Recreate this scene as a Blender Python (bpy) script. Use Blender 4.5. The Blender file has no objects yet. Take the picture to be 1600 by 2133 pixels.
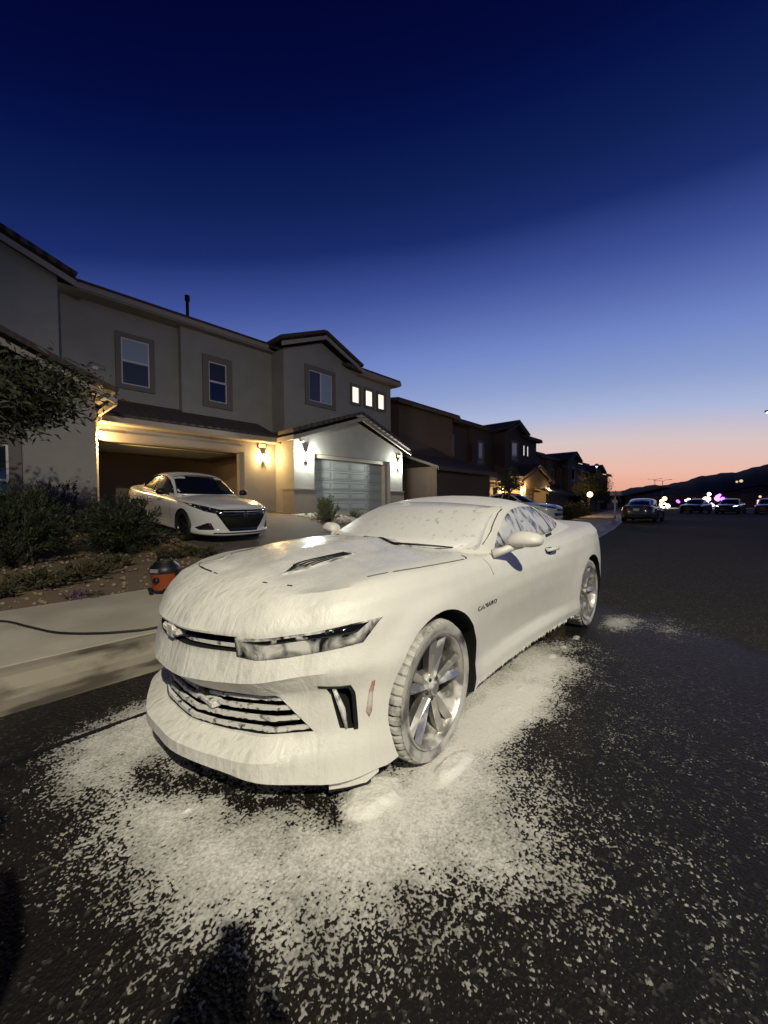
import bpy, bmesh, math, random
import numpy as np
from mathutils import Vector, Matrix
from mathutils.bvhtree import BVHTree
from mathutils.geometry import delaunay_2d_cdt

random.seed(7); RNG = np.random.default_rng(11)
S = bpy.context.scene
C = bpy.context.scene.collection
R = math.radians

def lin(r, g, b, k=1.0):
    f = lambda c: (c / 255 / 12.92) if c <= 10 else ((c / 255 + .055) / 1.055) ** 2.4
    return (f(r) * k, f(g) * k, f(b) * k, 1)

# ------------------------------------------------------------------ camera
CAM_H = 1.32; HEAD = R(42.4); PITCH = R(1.45); ROLL = R(-.4)
cam_d = bpy.data.cameras.new('camera'); cam = bpy.data.objects.new('camera', cam_d); C.objects.link(cam)
cam_d.sensor_fit = 'HORIZONTAL'; cam_d.sensor_width = 36; cam_d.lens = 36 * 800 / 1600
cam_d.clip_start = .02; cam_d.clip_end = 5000
fw = Vector((math.cos(HEAD) * math.cos(PITCH), math.sin(HEAD) * math.cos(PITCH), -math.sin(PITCH)))
rt = Vector((math.sin(HEAD), -math.cos(HEAD), 0)); up = rt.cross(fw)
M = Matrix((rt, up, -fw)).transposed() @ Matrix.Rotation(-ROLL, 3, 'Z').inverted()
cam.matrix_world = Matrix.Translation((0, 0, CAM_H)) @ M.to_4x4()
S.camera = cam
S.render.resolution_x = 768; S.render.resolution_y = 1024
S.view_settings.view_transform = 'Standard'; S.view_settings.look = 'None'
S.view_settings.exposure = 0; S.view_settings.gamma = 1
S.cycles.use_denoising = True
S.cycles.max_bounces = 5; S.cycles.diffuse_bounces = 3; S.cycles.glossy_bounces = 3
S.cycles.transparent_max_bounces = 6
S.cycles.sample_clamp_indirect = 4

# ------------------------------------------------------------------ world: dusk sky, afterglow low over the street's end
W = bpy.data.worlds.new('World'); S.world = W; W.use_nodes = True
nt = W.node_tree; nt.nodes.clear()
def N(t, kind, **kw):
    n = t.nodes.new(kind)
    for k, v in kw.items(): setattr(n, k, v)
    return n
def mth(t, op, a, b=None):
    n = N(t, 'ShaderNodeMath', operation=op)
    for i, v in enumerate((a, b)):
        if v is None: continue
        if isinstance(v, (int, float)): n.inputs[i].default_value = v
        else: t.links.new(v, n.inputs[i])
    return n.outputs[0]
tc = N(nt, 'ShaderNodeTexCoord'); sep = N(nt, 'ShaderNodeSeparateXYZ'); nt.links.new(tc.outputs['Generated'], sep.inputs[0])
sx, sy, sz = sep.outputs
dot = mth(nt, 'ADD', mth(nt, 'MULTIPLY', sx, math.cos(R(22))), mth(nt, 'MULTIPLY', sy, math.sin(R(22))))
ln = mth(nt, 'SQRT', mth(nt, 'MAXIMUM', mth(nt, 'SUBTRACT', 1.0, mth(nt, 'MULTIPLY', sz, sz)), 0.0))
elev = mth(nt, 'ADD', sz, mth(nt, 'MULTIPLY', mth(nt, 'SUBTRACT', ln, dot), .25))
skn = N(nt, 'ShaderNodeTexNoise'); skn.inputs['Scale'].default_value = 3.5; skn.inputs['Detail'].default_value = 3
mpw = N(nt, 'ShaderNodeMapping'); mpw.inputs['Scale'].default_value = (1, 1, 3.2); nt.links.new(tc.outputs['Generated'], mpw.inputs[0])
nt.links.new(mpw.outputs[0], skn.inputs['Vector'])
elev = mth(nt, 'ADD', elev, mth(nt, 'MULTIPLY', mth(nt, 'SUBTRACT', skn.outputs[0], .5), .010))
ramp = N(nt, 'ShaderNodeValToRGB'); nt.links.new(elev, ramp.inputs[0])
stops = [(0.0, lin(30, 22, 20)), (.03, lin(234, 168, 144)), (.072, lin(236, 186, 168)), (.137, lin(214, 196, 196)), (.20, lin(172, 183, 217)), (.264, lin(141, 159, 206)),
         (.347, lin(113, 135, 198)), (.42, lin(86, 105, 172)), (.48, lin(62, 80, 150)), (.56, lin(27, 44, 106)), (.63, lin(15, 32, 84)), (.69, lin(7, 20, 74)), (.73, lin(4, 13, 62)), (.80, lin(2, 6, 50))]
cr = ramp.color_ramp
while len(cr.elements) < len(stops): cr.elements.new(.5)
for e, (p, c) in zip(cr.elements, stops): e.position = p; e.color = c
bg = N(nt, 'ShaderNodeBackground'); nt.links.new(ramp.outputs[0], bg.inputs[0]); bg.inputs[1].default_value = 1.0
wo = N(nt, 'ShaderNodeOutputWorld'); nt.links.new(bg.outputs[0], wo.inputs[0])

# ------------------------------------------------------------------ the street lamp behind the photographer
LAMP_POS = Vector((0, 0, 1.34)) + Vector((-.55, -1.14, 1.34)) * 4.5
def lamp(name, kind, loc, energy, color, size=.1, parent=None, **kw):
    d = bpy.data.lights.new(name, kind); d.energy = energy; d.color = color
    if kind in ('POINT', 'SPOT'): d.shadow_soft_size = size
    for k, v in kw.items(): setattr(d, k, v)
    o = bpy.data.objects.new(name, d); C.objects.link(o); o.location = loc
    if parent: o.parent = parent; o.matrix_parent_inverse = Matrix.Translation(-Vector(parent.location))
    return o
key = lamp('street_light_beam', 'SPOT', LAMP_POS, 4350, (1, .94, .755), .09, spot_size=R(104), spot_blend=.75)
tgt = Vector((3.6, 2.3, 0))
key.rotation_euler = (tgt - LAMP_POS).to_track_quat('-Z', 'Y').to_euler()

# ------------------------------------------------------------------ helpers
def tag(o, label=None, cat=None, group=None, kind=None):
    for k, v in (('label', label), ('category', cat), ('group', group), ('kind', kind)):
        if v: o[k] = v
    return o
def empty(name, loc=(0, 0, 0), rz=0, label=None, cat=None, group=None, parent=None):
    o = bpy.data.objects.new(name, None); C.objects.link(o); o.location = loc; o.rotation_euler = (0, 0, rz)
    o.empty_display_size = .1
    if parent: o.parent = parent
    return tag(o, label, cat, group)
def mk(name, verts, faces, m, parent=None, smooth=False, kind=None):
    me = bpy.data.meshes.new(name); me.from_pydata([tuple(v) for v in verts], [], [tuple(f) for f in faces])
    if m: me.materials.append(m)
    if smooth: me.shade_smooth()
    me.update()
    o = bpy.data.objects.new(name, me); C.objects.link(o)
    if parent: o.parent = parent
    if kind: o['kind'] = kind
    return o
def mk_np(name, V, F, m, parent=None, smooth=False, kind=None):
    """V (n,3), F (m,k) arrays."""
    me = bpy.data.meshes.new(name); V = np.asarray(V, np.float32); F = np.asarray(F, np.int32)
    me.vertices.add(len(V)); me.vertices.foreach_set('co', V.ravel())
    k = F.shape[1]; me.loops.add(F.size); me.loops.foreach_set('vertex_index', F.ravel())
    me.polygons.add(len(F)); me.polygons.foreach_set('loop_start', np.arange(0, F.size, k, dtype=np.int32))
    me.update(calc_edges=True); me.validate()
    if m: me.materials.append(m)
    if smooth: me.shade_smooth()
    o = bpy.data.objects.new(name, me); C.objects.link(o)
    if parent: o.parent = parent
    if kind: o['kind'] = kind
    return o
class MB:
    def __init__(s, off=(0, 0, 0)): s.v = []; s.f = []; s.o = Vector(off)
    def add(s, vs, fs):
        b = len(s.v); s.v += [tuple(Vector(v) - s.o) for v in vs]; s.f += [tuple(i + b for i in f) for f in fs]
    def box(s, x0, x1, y0, y1, z0, z1):
        x0, x1 = sorted((x0, x1)); y0, y1 = sorted((y0, y1)); z0, z1 = sorted((z0, z1))
        s.add([(x0, y0, z0), (x1, y0, z0), (x1, y1, z0), (x0, y1, z0), (x0, y0, z1), (x1, y0, z1), (x1, y1, z1), (x0, y1, z1)],
              [(3, 2, 1, 0), (4, 5, 6, 7), (0, 1, 5, 4), (1, 2, 6, 5), (2, 3, 7, 6), (3, 0, 4, 7)]); return s
    def prism(s, poly, axis, a, b):
        """poly in the two remaining axes, extruded from a to b along axis"""
        n = len(poly); put = {'x': lambda p, t: (t, p[0], p[1]), 'y': lambda p, t: (p[0], t, p[1]), 'z': lambda p, t: (p[0], p[1], t)}[axis]
        vs = [put(p, a) for p in poly] + [put(p, b) for p in poly]
        fs = [tuple(range(n))[::-1], tuple(range(n, 2 * n))] + [(i, (i + 1) % n, n + (i + 1) % n, n + i) for i in range(n)]
        s.add(vs, fs); return s
    def slab(s, quad, t):
        """a flat quad (any orientation) given thickness t along -normal"""
        q = [Vector(p) for p in quad]; nrm = (q[1] - q[0]).cross(q[-1] - q[0]).normalized()
        n = len(q); s.add(q + [p - nrm * t for p in q], [tuple(range(n)), tuple(range(n, 2 * n))[::-1]] + [(i, n + i, n + (i + 1) % n, (i + 1) % n) for i in range(n)]); return s
    def tube(s, pts, rad, k=8):
        pts = [Vector(p) for p in pts]; b = []; rads = rad if isinstance(rad, (list, tuple)) else [rad] * len(pts)
        for i, p in enumerate(pts):
            d = (pts[min(i + 1, len(pts) - 1)] - pts[max(i - 1, 0)]).normalized()
            u = d.orthogonal().normalized() if i == 0 else (b[-1] - d * b[-1].dot(d)).normalized(); b.append(u); w = d.cross(u)
            base = len(s.v)
            s.v += [tuple(p + (u * math.cos(2 * math.pi * j / k) + w * math.sin(2 * math.pi * j / k)) * rads[i] - s.o) for j in range(k)]
            if i: s.f += [(base - k + j, base - k + (j + 1) % k, base + (j + 1) % k, base + j) for j in range(k)]
        n = len(s.v); s.f += [tuple(range(n - k, n)), tuple(range(n - k * len(pts), n - k * len(pts) + k))[::-1]]; return s
    def lathe(s, prof, c=(0, 0, 0), axis='z', n=32, close=False, rmod=None):
        m = len(prof); vs = []
        for j in range(n):
            a = 2 * math.pi * j / n
            for i, (r, h) in enumerate(prof):
                rr = r + (rmod(i, j) if rmod else 0); x, y = rr * math.cos(a), rr * math.sin(a)
                vs.append(Vector(c) + Vector({'z': (x, y, h), 'y': (x, h, y), 'x': (h, x, y)}[axis]))
        mm = m if close else m - 1
        fs = [(j * m + i, ((j + 1) % n) * m + i, ((j + 1) % n) * m + (i + 1) % m, j * m + (i + 1) % m) for j in range(n) for i in range(mm)]
        s.add(vs, fs); return s
    def ball(s, c, r, n=10, sc=(1, 1, 1)):
        prof = [(r * math.sin(math.pi * i / n), -r * math.cos(math.pi * i / n)) for i in range(n + 1)]
        vs = []; k = n * 2
        for j in range(k):
            a = 2 * math.pi * j / k
            for (rr, h) in prof: vs.append((c[0] + rr * math.cos(a) * sc[0], c[1] + rr * math.sin(a) * sc[1], c[2] + h * sc[2]))
        m = n + 1
        s.add(vs, [(j * m + i, ((j + 1) % k) * m + i, ((j + 1) % k) * m + i + 1, j * m + i + 1) for j in range(k) for i in range(n)]); return s
    def build(s, name, m, parent=None, smooth=False, kind=None, bevel=0):
        o = mk(name, s.v, s.f, m, parent, smooth, kind)
        bm = bmesh.new(); bm.from_mesh(o.data); bmesh.ops.recalc_face_normals(bm, faces=bm.faces)
        if bevel: bmesh.ops.bevel(bm, geom=list(bm.edges), offset=bevel, segments=2, affect='EDGES', clamp_overlap=True)
        bm.to_mesh(o.data); bm.free(); return o

def loose(mb, name, m, parent=None, smooth=False, bevel=0):
    """every separate piece of the builder becomes an object of its own"""
    par = list(range(len(mb.v)))
    def find(i):
        while par[i] != i: par[i] = par[par[i]]; i = par[i]
        return i
    for f in mb.f:
        for i in f[1:]: par[find(i)] = find(f[0])
    groups = {}
    for f in mb.f: groups.setdefault(find(f[0]), []).append(f)
    out = []
    for fs in groups.values():
        ids = sorted({i for f in fs for i in f}); mp = {i: k for k, i in enumerate(ids)}; q = MB(); q.v = [mb.v[i] for i in ids]; q.f = [tuple(mp[i] for i in f) for f in fs]
        out.append(q.build(name, m, parent, smooth, None, bevel))
    return out

# ------------------------------------------------------------------ materials
def mat(name, col, rough=.6, metal=0, bump=0, bscale=40, vary=0, vscale=3, coat=0, detail=5, stretch=None, spec=.5):
    m = bpy.data.materials.new(name); m.use_nodes = True; t = m.node_tree; p = t.nodes['Principled BSDF']
    p.inputs['Base Color'].default_value = (*col[:3], 1); p.inputs['Roughness'].default_value = rough; p.inputs['Metallic'].default_value = metal
    p.inputs['Coat Weight'].default_value = coat; p.inputs['Coat Roughness'].default_value = .08; p.inputs['Specular IOR Level'].default_value = spec
    if bump or vary:
        c = N(t, 'ShaderNodeTexCoord'); mp = N(t, 'ShaderNodeMapping'); t.links.new(c.outputs['Object'], mp.inputs[0])
        if stretch: mp.inputs['Scale'].default_value = stretch
    if bump:
        n = N(t, 'ShaderNodeTexNoise'); n.inputs['Scale'].default_value = bscale; n.inputs['Detail'].default_value = detail
        t.links.new(mp.outputs[0], n.inputs['Vector'])
        b = N(t, 'ShaderNodeBump'); b.inputs['Strength'].default_value = bump; b.inputs['Distance'].default_value = .02
        t.links.new(n.outputs[0], b.inputs['Height']); t.links.new(b.outputs[0], p.inputs['Normal'])
    if vary:
        n2 = N(t, 'ShaderNodeTexNoise'); n2.inputs['Scale'].default_value = vscale; n2.inputs['Detail'].default_value = 6
        t.links.new(mp.outputs[0], n2.inputs['Vector'])
        mx = N(t, 'ShaderNodeMix', data_type='RGBA'); t.links.new(n2.outputs[0], mx.inputs['Factor'])
        mx.inputs[6].default_value = (*[c * (1 - vary) for c in col[:3]], 1); mx.inputs[7].default_value = (*[min(1, c * (1 + vary)) for c in col[:3]], 1)
        t.links.new(mx.outputs[2], p.inputs['Base Color'])
    return m
def glow(name, col, strength):
    m = bpy.data.materials.new(name); m.use_nodes = True; p = m.node_tree.nodes['Principled BSDF']
    p.inputs['Base Color'].default_value = (*col[:3], 1); p.inputs['Emission Color'].default_value = (*col[:3], 1); p.inputs['Emission Strength'].default_value = strength
    return m
def two(name, ca, cb, lo, hi, scale, stretch=(1, 1, 1), ra=.5, rb=.1, ma=0, mb=0, detail=6, bump=.3, rotz=0, distort=0, roty=0):
    """patches of material a (foam) lying on material b, split by a noise field between lo and hi"""
    m = bpy.data.materials.new(name); m.use_nodes = True; t = m.node_tree; p = t.nodes['Principled BSDF']
    c = N(t, 'ShaderNodeTexCoord'); mp = N(t, 'ShaderNodeMapping'); t.links.new(c.outputs['Object'], mp.inputs[0]); mp.inputs['Scale'].default_value = stretch
    mp.inputs['Rotation'].default_value = (0, roty, rotz)
    n = N(t, 'ShaderNodeTexNoise'); n.inputs['Scale'].default_value = scale; n.inputs['Detail'].default_value = detail; n.inputs['Distortion'].default_value = distort
    t.links.new(mp.outputs[0], n.inputs['Vector'])
    mr = N(t, 'ShaderNodeMapRange'); t.links.new(n.outputs[0], mr.inputs[0]); mr.inputs[1].default_value = lo; mr.inputs[2].default_value = hi
    for inp, a, b in (('Base Color', (*ca[:3], 1), (*cb[:3], 1)),):
        mx = N(t, 'ShaderNodeMix', data_type='RGBA'); t.links.new(mr.outputs[0], mx.inputs['Factor']); mx.inputs[6].default_value = b; mx.inputs[7].default_value = a
        t.links.new(mx.outputs[2], p.inputs[inp])
    for inp, a, b in (('Roughness', ra, rb), ('Metallic', ma, mb)):
        q = N(t, 'ShaderNodeMapRange'); t.links.new(mr.outputs[0], q.inputs[0]); q.inputs[3].default_value = b; q.inputs[4].default_value = a
        t.links.new(q.outputs[0], p.inputs[inp])
    if bump:
        b = N(t, 'ShaderNodeBump'); b.inputs['Strength'].default_value = bump; b.inputs['Distance'].default_value = .008
        t.links.new(mr.outputs[0], b.inputs['Height']); t.links.new(b.outputs[0], p.inputs['Normal'])
    return m
FOAMC = (.80, .775, .715)
def foam_mat():
    m = bpy.data.materials.new('foam'); m.use_nodes = True; t = m.node_tree; p = t.nodes['Principled BSDF']
    p.inputs['Specular IOR Level'].default_value = .5
    c = N(t, 'ShaderNodeTexCoord')
    # running streaks (down the fascia and sides) + fine bubbles + soft lumps
    mp = N(t, 'ShaderNodeMapping'); t.links.new(c.outputs['Object'], mp.inputs[0]); mp.inputs['Rotation'].default_value = (R(18), R(0), 0); mp.inputs['Scale'].default_value = (9, 13, 2.6)
    n1 = N(t, 'ShaderNodeTexNoise'); n1.inputs['Scale'].default_value = 1.6; n1.inputs['Detail'].default_value = 4; n1.inputs['Distortion'].default_value = .9; t.links.new(mp.outputs[0], n1.inputs['Vector'])
    n2 = N(t, 'ShaderNodeTexNoise'); n2.inputs['Scale'].default_value = 160; n2.inputs['Detail'].default_value = 3; t.links.new(c.outputs['Object'], n2.inputs['Vector'])
    n3 = N(t, 'ShaderNodeTexNoise'); n3.inputs['Scale'].default_value = 9; n3.inputs['Detail'].default_value = 5; t.links.new(c.outputs['Object'], n3.inputs['Vector'])
    # streaks live on the front end (object x > .3), the flanks are smoother
    sp = N(t, 'ShaderNodeSeparateXYZ'); t.links.new(c.outputs['Object'], sp.inputs[0])
    mr = N(t, 'ShaderNodeMapRange'); t.links.new(sp.outputs[0], mr.inputs[0]); mr.inputs[1].default_value = .4; mr.inputs[2].default_value = .82; mr.inputs[3].default_value = .06; mr.inputs[4].default_value = 1
    h = mth(t, 'ADD', mth(t, 'MULTIPLY', mth(t, 'MULTIPLY', n1.outputs[0], mr.outputs[0]), 1.5), mth(t, 'ADD', mth(t, 'MULTIPLY', n2.outputs[0], .20), mth(t, 'MULTIPLY', n3.outputs[0], .35)))
    n4 = N(t, 'ShaderNodeTexNoise'); n4.inputs['Scale'].default_value = 42; n4.inputs['Detail'].default_value = 2; t.links.new(c.outputs['Object'], n4.inputs['Vector'])
    h = mth(t, 'ADD', h, mth(t, 'MULTIPLY', n4.outputs[0], mth(t, 'ADD', .10, mth(t, 'MULTIPLY', mr.outputs[0], .35))))
    b = N(t, 'ShaderNodeBump'); b.inputs['Strength'].default_value = .5; b.inputs['Distance'].default_value = .012
    t.links.new(h, b.inputs['Height']); t.links.new(b.outputs[0], p.inputs['Normal'])
    mx = N(t, 'ShaderNodeMix', data_type='RGBA'); mx.inputs[6].default_value = (.71, .69, .615, 1); mx.inputs[7].default_value = (.83, .805, .72, 1)
    t.links.new(n3.outputs[0], mx.inputs['Factor'])
    # the bonnet skin: thin wet film where the foam has slid off, glossy and greyer
    def rng(src, a, b_): 
        q = N(t, 'ShaderNodeMapRange'); q.interpolation_type = 'SMOOTHSTEP'; t.links.new(src, q.inputs[0]); q.inputs[1].default_value = a; q.inputs[2].default_value = b_; return q.outputs[0]
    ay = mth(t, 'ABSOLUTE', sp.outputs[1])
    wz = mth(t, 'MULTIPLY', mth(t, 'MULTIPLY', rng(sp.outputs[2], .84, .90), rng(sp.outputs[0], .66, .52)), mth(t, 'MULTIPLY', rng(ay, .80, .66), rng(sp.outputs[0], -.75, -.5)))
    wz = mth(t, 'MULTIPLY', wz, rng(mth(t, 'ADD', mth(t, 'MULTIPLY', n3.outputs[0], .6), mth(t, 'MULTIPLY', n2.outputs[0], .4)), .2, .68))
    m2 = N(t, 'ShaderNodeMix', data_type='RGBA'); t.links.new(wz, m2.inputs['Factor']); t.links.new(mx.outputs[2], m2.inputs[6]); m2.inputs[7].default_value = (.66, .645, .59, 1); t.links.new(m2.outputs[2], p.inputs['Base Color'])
    stk = mth(t, 'MULTIPLY', mth(t, 'MULTIPLY', rng(n1.outputs[0], .50, .30), mr.outputs[0]), .55)
    m3 = N(t, 'ShaderNodeMix', data_type='RGBA'); t.links.new(stk, m3.inputs['Factor']); t.links.new(m2.outputs[2], m3.inputs[6]); m3.inputs[7].default_value = (.52, .50, .445, 1); t.links.new(m3.outputs[2], p.inputs['Base Color'])
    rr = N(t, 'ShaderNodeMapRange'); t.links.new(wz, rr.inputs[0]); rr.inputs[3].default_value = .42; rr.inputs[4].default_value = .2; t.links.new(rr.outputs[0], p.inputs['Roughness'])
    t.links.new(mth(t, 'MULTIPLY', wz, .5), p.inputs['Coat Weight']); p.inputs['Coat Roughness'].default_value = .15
    return m
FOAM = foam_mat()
BLACK = mat('black_plastic', (.008, .008, .009), .45)
VOID = mat('dark_recess', (.004, .004, .004), .8)
STUCCO = mat('stucco', (.30, .278, .245), .9, bump=.45, bscale=60, vary=.2, vscale=1.6)
STUCCO_D = mat('stucco_wainscot', (.25, .215, .18), .9, bump=.5, bscale=50, vary=.1)
TRIM = mat('window_trim', (.17, .14, .12), .85, bump=.2, bscale=60)
FASCIA = mat('fascia_board', (.34, .29, .235), .75, bump=.1, bscale=30, vary=.08)
VINYL = mat('white_vinyl', (.62, .62, .60), .4)
GLASS = mat('window_glass', (.015, .02, .028), .05, spec=.8)
PALE_PANE = mat('pale_blue_pane', (.30, .36, .42), .35, vary=.08, vscale=4)  # pale blue-grey pane colour, lighter than the other window glass
GDOOR = mat('garage_door_paint', (.33, .345, .32), .5, bump=.05, bscale=200)
BROWN = mat('brown_stucco', (.085, .056, .038), .9, bump=.4, bscale=60, vary=.12)
DARKTAN = mat('tan_stucco', (.10, .078, .058), .9, bump=.4, bscale=60, vary=.12)
def roof_mat():
    m = mat('roof_tile', (.075, .055, .048), .8, vary=.35, vscale=6); t = m.node_tree; p = t.nodes['Principled BSDF']
    c = N(t, 'ShaderNodeTexCoord'); w = N(t, 'ShaderNodeTexWave', wave_type='BANDS', bands_direction='X'); w.inputs['Scale'].default_value = 1.05; w.inputs['Distortion'].default_value = .3
    w2 = N(t, 'ShaderNodeTexWave', wave_type='BANDS', bands_direction='Y', wave_profile='SAW'); w2.inputs['Scale'].default_value = .9
    t.links.new(c.outputs['Object'], w.inputs['Vector']); t.links.new(c.outputs['Object'], w2.inputs['Vector'])
    b = N(t, 'ShaderNodeBump'); b.inputs['Distance'].default_value = .08; b.inputs['Strength'].default_value = .8
    t.links.new(mth(t, 'ADD', w.outputs[1], w2.outputs[1]), b.inputs['Height']); t.links.new(b.outputs[0], p.inputs['Normal']); return m
ROOF = roof_mat()
CONC = two('concrete', (.52, .475, .375), (.40, .36, .28), .36, .66, 1.7, (1, 1, 1), .85, .7, detail=9, bump=.05)
LEAF_D = mat('leaf_dark', (.020, .027, .009), .6, vary=.5, vscale=9)
LEAF_S = mat('leaf_sage', (.16, .18, .10), .7, vary=.35, vscale=12)
LEAF_O = mat('leaf_olive', (.06, .055, .02), .65, vary=.5, vscale=9)
LEAF_T = mat('leaf_tree', (.028, .029, .010), .6, vary=.5, vscale=6)
BARK = mat('bark', (.07, .05, .035), .9, bump=.5, bscale=30)
PETAL = mat('purple_petal', (.12, .06, .14), .6)
WARM = (1, .66, .26); COOL = (.93, 1, .93)

def pchip(x, y, q):
    x = np.asarray(x, float); y = np.asarray(y, float); q = np.asarray(q, float)
    h = np.diff(x); d = (np.diff(y.T) / h).T if y.ndim > 1 else np.diff(y) / h
    m = np.zeros_like(y)
    hh = h[:, None] if y.ndim > 1 else h
    w1 = 2 * hh[1:] + hh[:-1]; w2 = hh[1:] + 2 * hh[:-1]
    with np.errstate(divide='ignore', invalid='ignore'):
        mm = np.where(d[:-1] * d[1:] > 0, (w1 + w2) / (w1 / d[:-1] + w2 / d[1:]), 0)
    m[1:-1] = np.nan_to_num(mm); m[0] = d[0]; m[-1] = d[-1]
    i = np.clip(np.searchsorted(x, q, 'right') - 1, 0, len(x) - 2); t = (q - x[i]) / h[i]; H = h[i]
    if y.ndim > 1: t = t[:, None]; H = H[:, None]
    return (2 * t**3 - 3 * t**2 + 1) * y[i] + (t**3 - 2 * t**2 + t) * H * m[i] + (-2 * t**3 + 3 * t**2) * y[i + 1] + (t**3 - t**2) * H * m[i + 1]
def catmull(x, y, q):
    x = np.asarray(x, float); y = np.asarray(y, float); q = np.asarray(q, float); m = np.gradient(y, x, axis=0)
    i = np.clip(np.searchsorted(x, q, 'right') - 1, 0, len(x) - 2); h = (x[i + 1] - x[i]); t = (q - x[i]) / h
    if y.ndim > 1: t = t[:, None]; h = h[:, None]
    return (2 * t**3 - 3 * t**2 + 1) * y[i] + (t**3 - 2 * t**2 + t) * h * m[i] + (-2 * t**3 + 3 * t**2) * y[i + 1] + (t**3 - t**2) * h * m[i + 1]
def sstep(a, b, x): t = np.clip((x - a) / (b - a), 0, 1); return t * t * (3 - 2 * t)

# ------------------------------------------------------------------ car body: horizontal outlines stacked up the flank, then drawn in over the top
def car_body(spec):
    P = np.array(spec['outline'], float); kc = len(P); uq = np.linspace(0, kc - 1, (kc - 1) * 4 + 1)
    B = catmull(np.arange(kc), P, uq); B[0, 1] = 0; B[-1, 1] = 0
    T = np.gradient(B, axis=0); T /= np.linalg.norm(T, axis=1)[:, None]; T[0] = (0, 1); T[-1] = (0, -1)
    NI = np.stack([-T[:, 1], T[:, 0]], 1)
    keys = spec['keys']; rows = []
    for r in spec['rows']:
        z = pchip(keys, [a[0] for a in r], uq); ins = pchip(keys, [a[1] for a in r], uq)
        xy = B + NI * ins[:, None]; xy[0, 1] = 0; xy[-1, 1] = 0
        rows.append(np.column_stack([xy, z]))
    rows = np.array(rows); nr = len(rows); vq = np.linspace(0, nr - 1, (nr - 1) * 4 + 1)
    kk = spec.get('crisp', 0)
    side = np.stack([(1 - kk) * pchip(np.arange(nr), rows[:, c, :], vq) + kk * np.stack([np.interp(vq, np.arange(nr), rows[:, c, d]) for d in range(3)], 1) for c in range(len(uq))], 1)
    last = side[-1]; xf, xr = spec['spine_ends']
    x10 = last[:, 0]; xs = np.where(x10 > xf, xf + (x10 - xf) * .4, np.where(x10 < xr, xr + (x10 - xr) * .4, x10))
    zs = catmull([a[0] for a in spec['spine']][::-1], [a[1] for a in spec['spine']][::-1], xs)
    top = []
    for q in (.93, .85, .75, .64, .52, .4, .28, .14, 0):
        x = xs + (x10 - xs) * q; y = last[:, 1] * q
        z = zs + (last[:, 2] - zs) * q ** spec.get('crown', 2.4) + spec['feat'](x, y)
        top.append(np.column_stack([x, y, z]))
    first = side[0]; bot = np.column_stack([xs, 0 * xs, first[:, 2]])
    G = np.concatenate([bot[None], side, np.array(top)]); nR, nC = G.shape[:2]
    V = G.reshape(-1, 3); V2 = V * (1, -1, 1); idx = np.arange(nR * nC).reshape(nR, nC)
    q = np.stack([idx[:-1, :-1], idx[:-1, 1:], idx[1:, 1:], idx[1:, :-1]], -1).reshape(-1, 4)
    F = np.concatenate([q, q[:, ::-1] + len(V)]); V = np.concatenate([V, V2])
    bm = bmesh.new(); vs = [bm.verts.new(v) for v in V]
    for f in F:
        try: bm.faces.new([vs[i] for i in f])
        except ValueError: pass
    bmesh.ops.remove_doubles(bm, verts=bm.verts, dist=1e-4); bmesh.ops.dissolve_degenerate(bm, edges=bm.edges, dist=1e-5)
    bmesh.ops.recalc_face_normals(bm, faces=bm.faces); return bm
def cabin_mesh(st, n=46):
    """st: rows (x, base half width, base z, roof-edge half width, roof-edge z, centre z, plan shift)"""
    st = np.array(st, float)[::-1]; xq = np.concatenate([np.linspace(st[0, 0], st[-1, 0], n)]); A = catmull(st[:, 0], st[:, 1:], xq); V = []
    m = 33
    for x, (wb, zb, wr, zr, zt, sh) in zip(xq, A):
        zt = max(zt, zr + .002)
        c = np.array([[wb, zb], [wb - .25 * (wb - wr), zb + .38 * (zr - zb)], [wb - .62 * (wb - wr), zb + .74 * (zr - zb)], [wr + .02, zr - .035], [wr - .035, zr], [wr * .7, zr + .52 * (zt - zr)], [wr * .35, zr + .89 * (zt - zr)], [0, zt]])
        p = pchip(np.arange(8), c, np.linspace(0, 7, m))
        for y, z in np.concatenate([p, (p * (-1, 1))[-2::-1]]): V.append((x - sh * (y / .7) ** 2, y, z))
    k = 2 * m - 1; F = [(i * k + j, i * k + j + 1, (i + 1) * k + j + 1, (i + 1) * k + j) for i in range(n - 1) for j in range(k - 1)]
    F += [tuple(range(k)), tuple(range((n - 1) * k, n * k))[::-1]] + [((i) * k, (i + 1) * k, (i + 1) * k + k - 1, i * k + k - 1) for i in range(n - 1)]
    return V, F
def resample(poly, step, closed=True):
    out = []; n = len(poly)
    for i in range(n if closed else n - 1):
        a = np.array(poly[i], float); b = np.array(poly[(i + 1) % n], float); k = max(1, int(math.ceil(np.linalg.norm(b - a) / step)))
        out += [tuple(a + (b - a) * t / k) for t in range(k)]
    if not closed: out.append(tuple(poly[-1]))
    return out
def bvh_of(objs):
    vs = []; fs = []
    for o in objs:
        b = len(vs); vs += [v.co.copy() for v in o.data.vertices]; fs += [tuple(i + b for i in p.vertices) for p in o.data.polygons]
    return BVHTree.FromPolygons(vs, fs)
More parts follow.
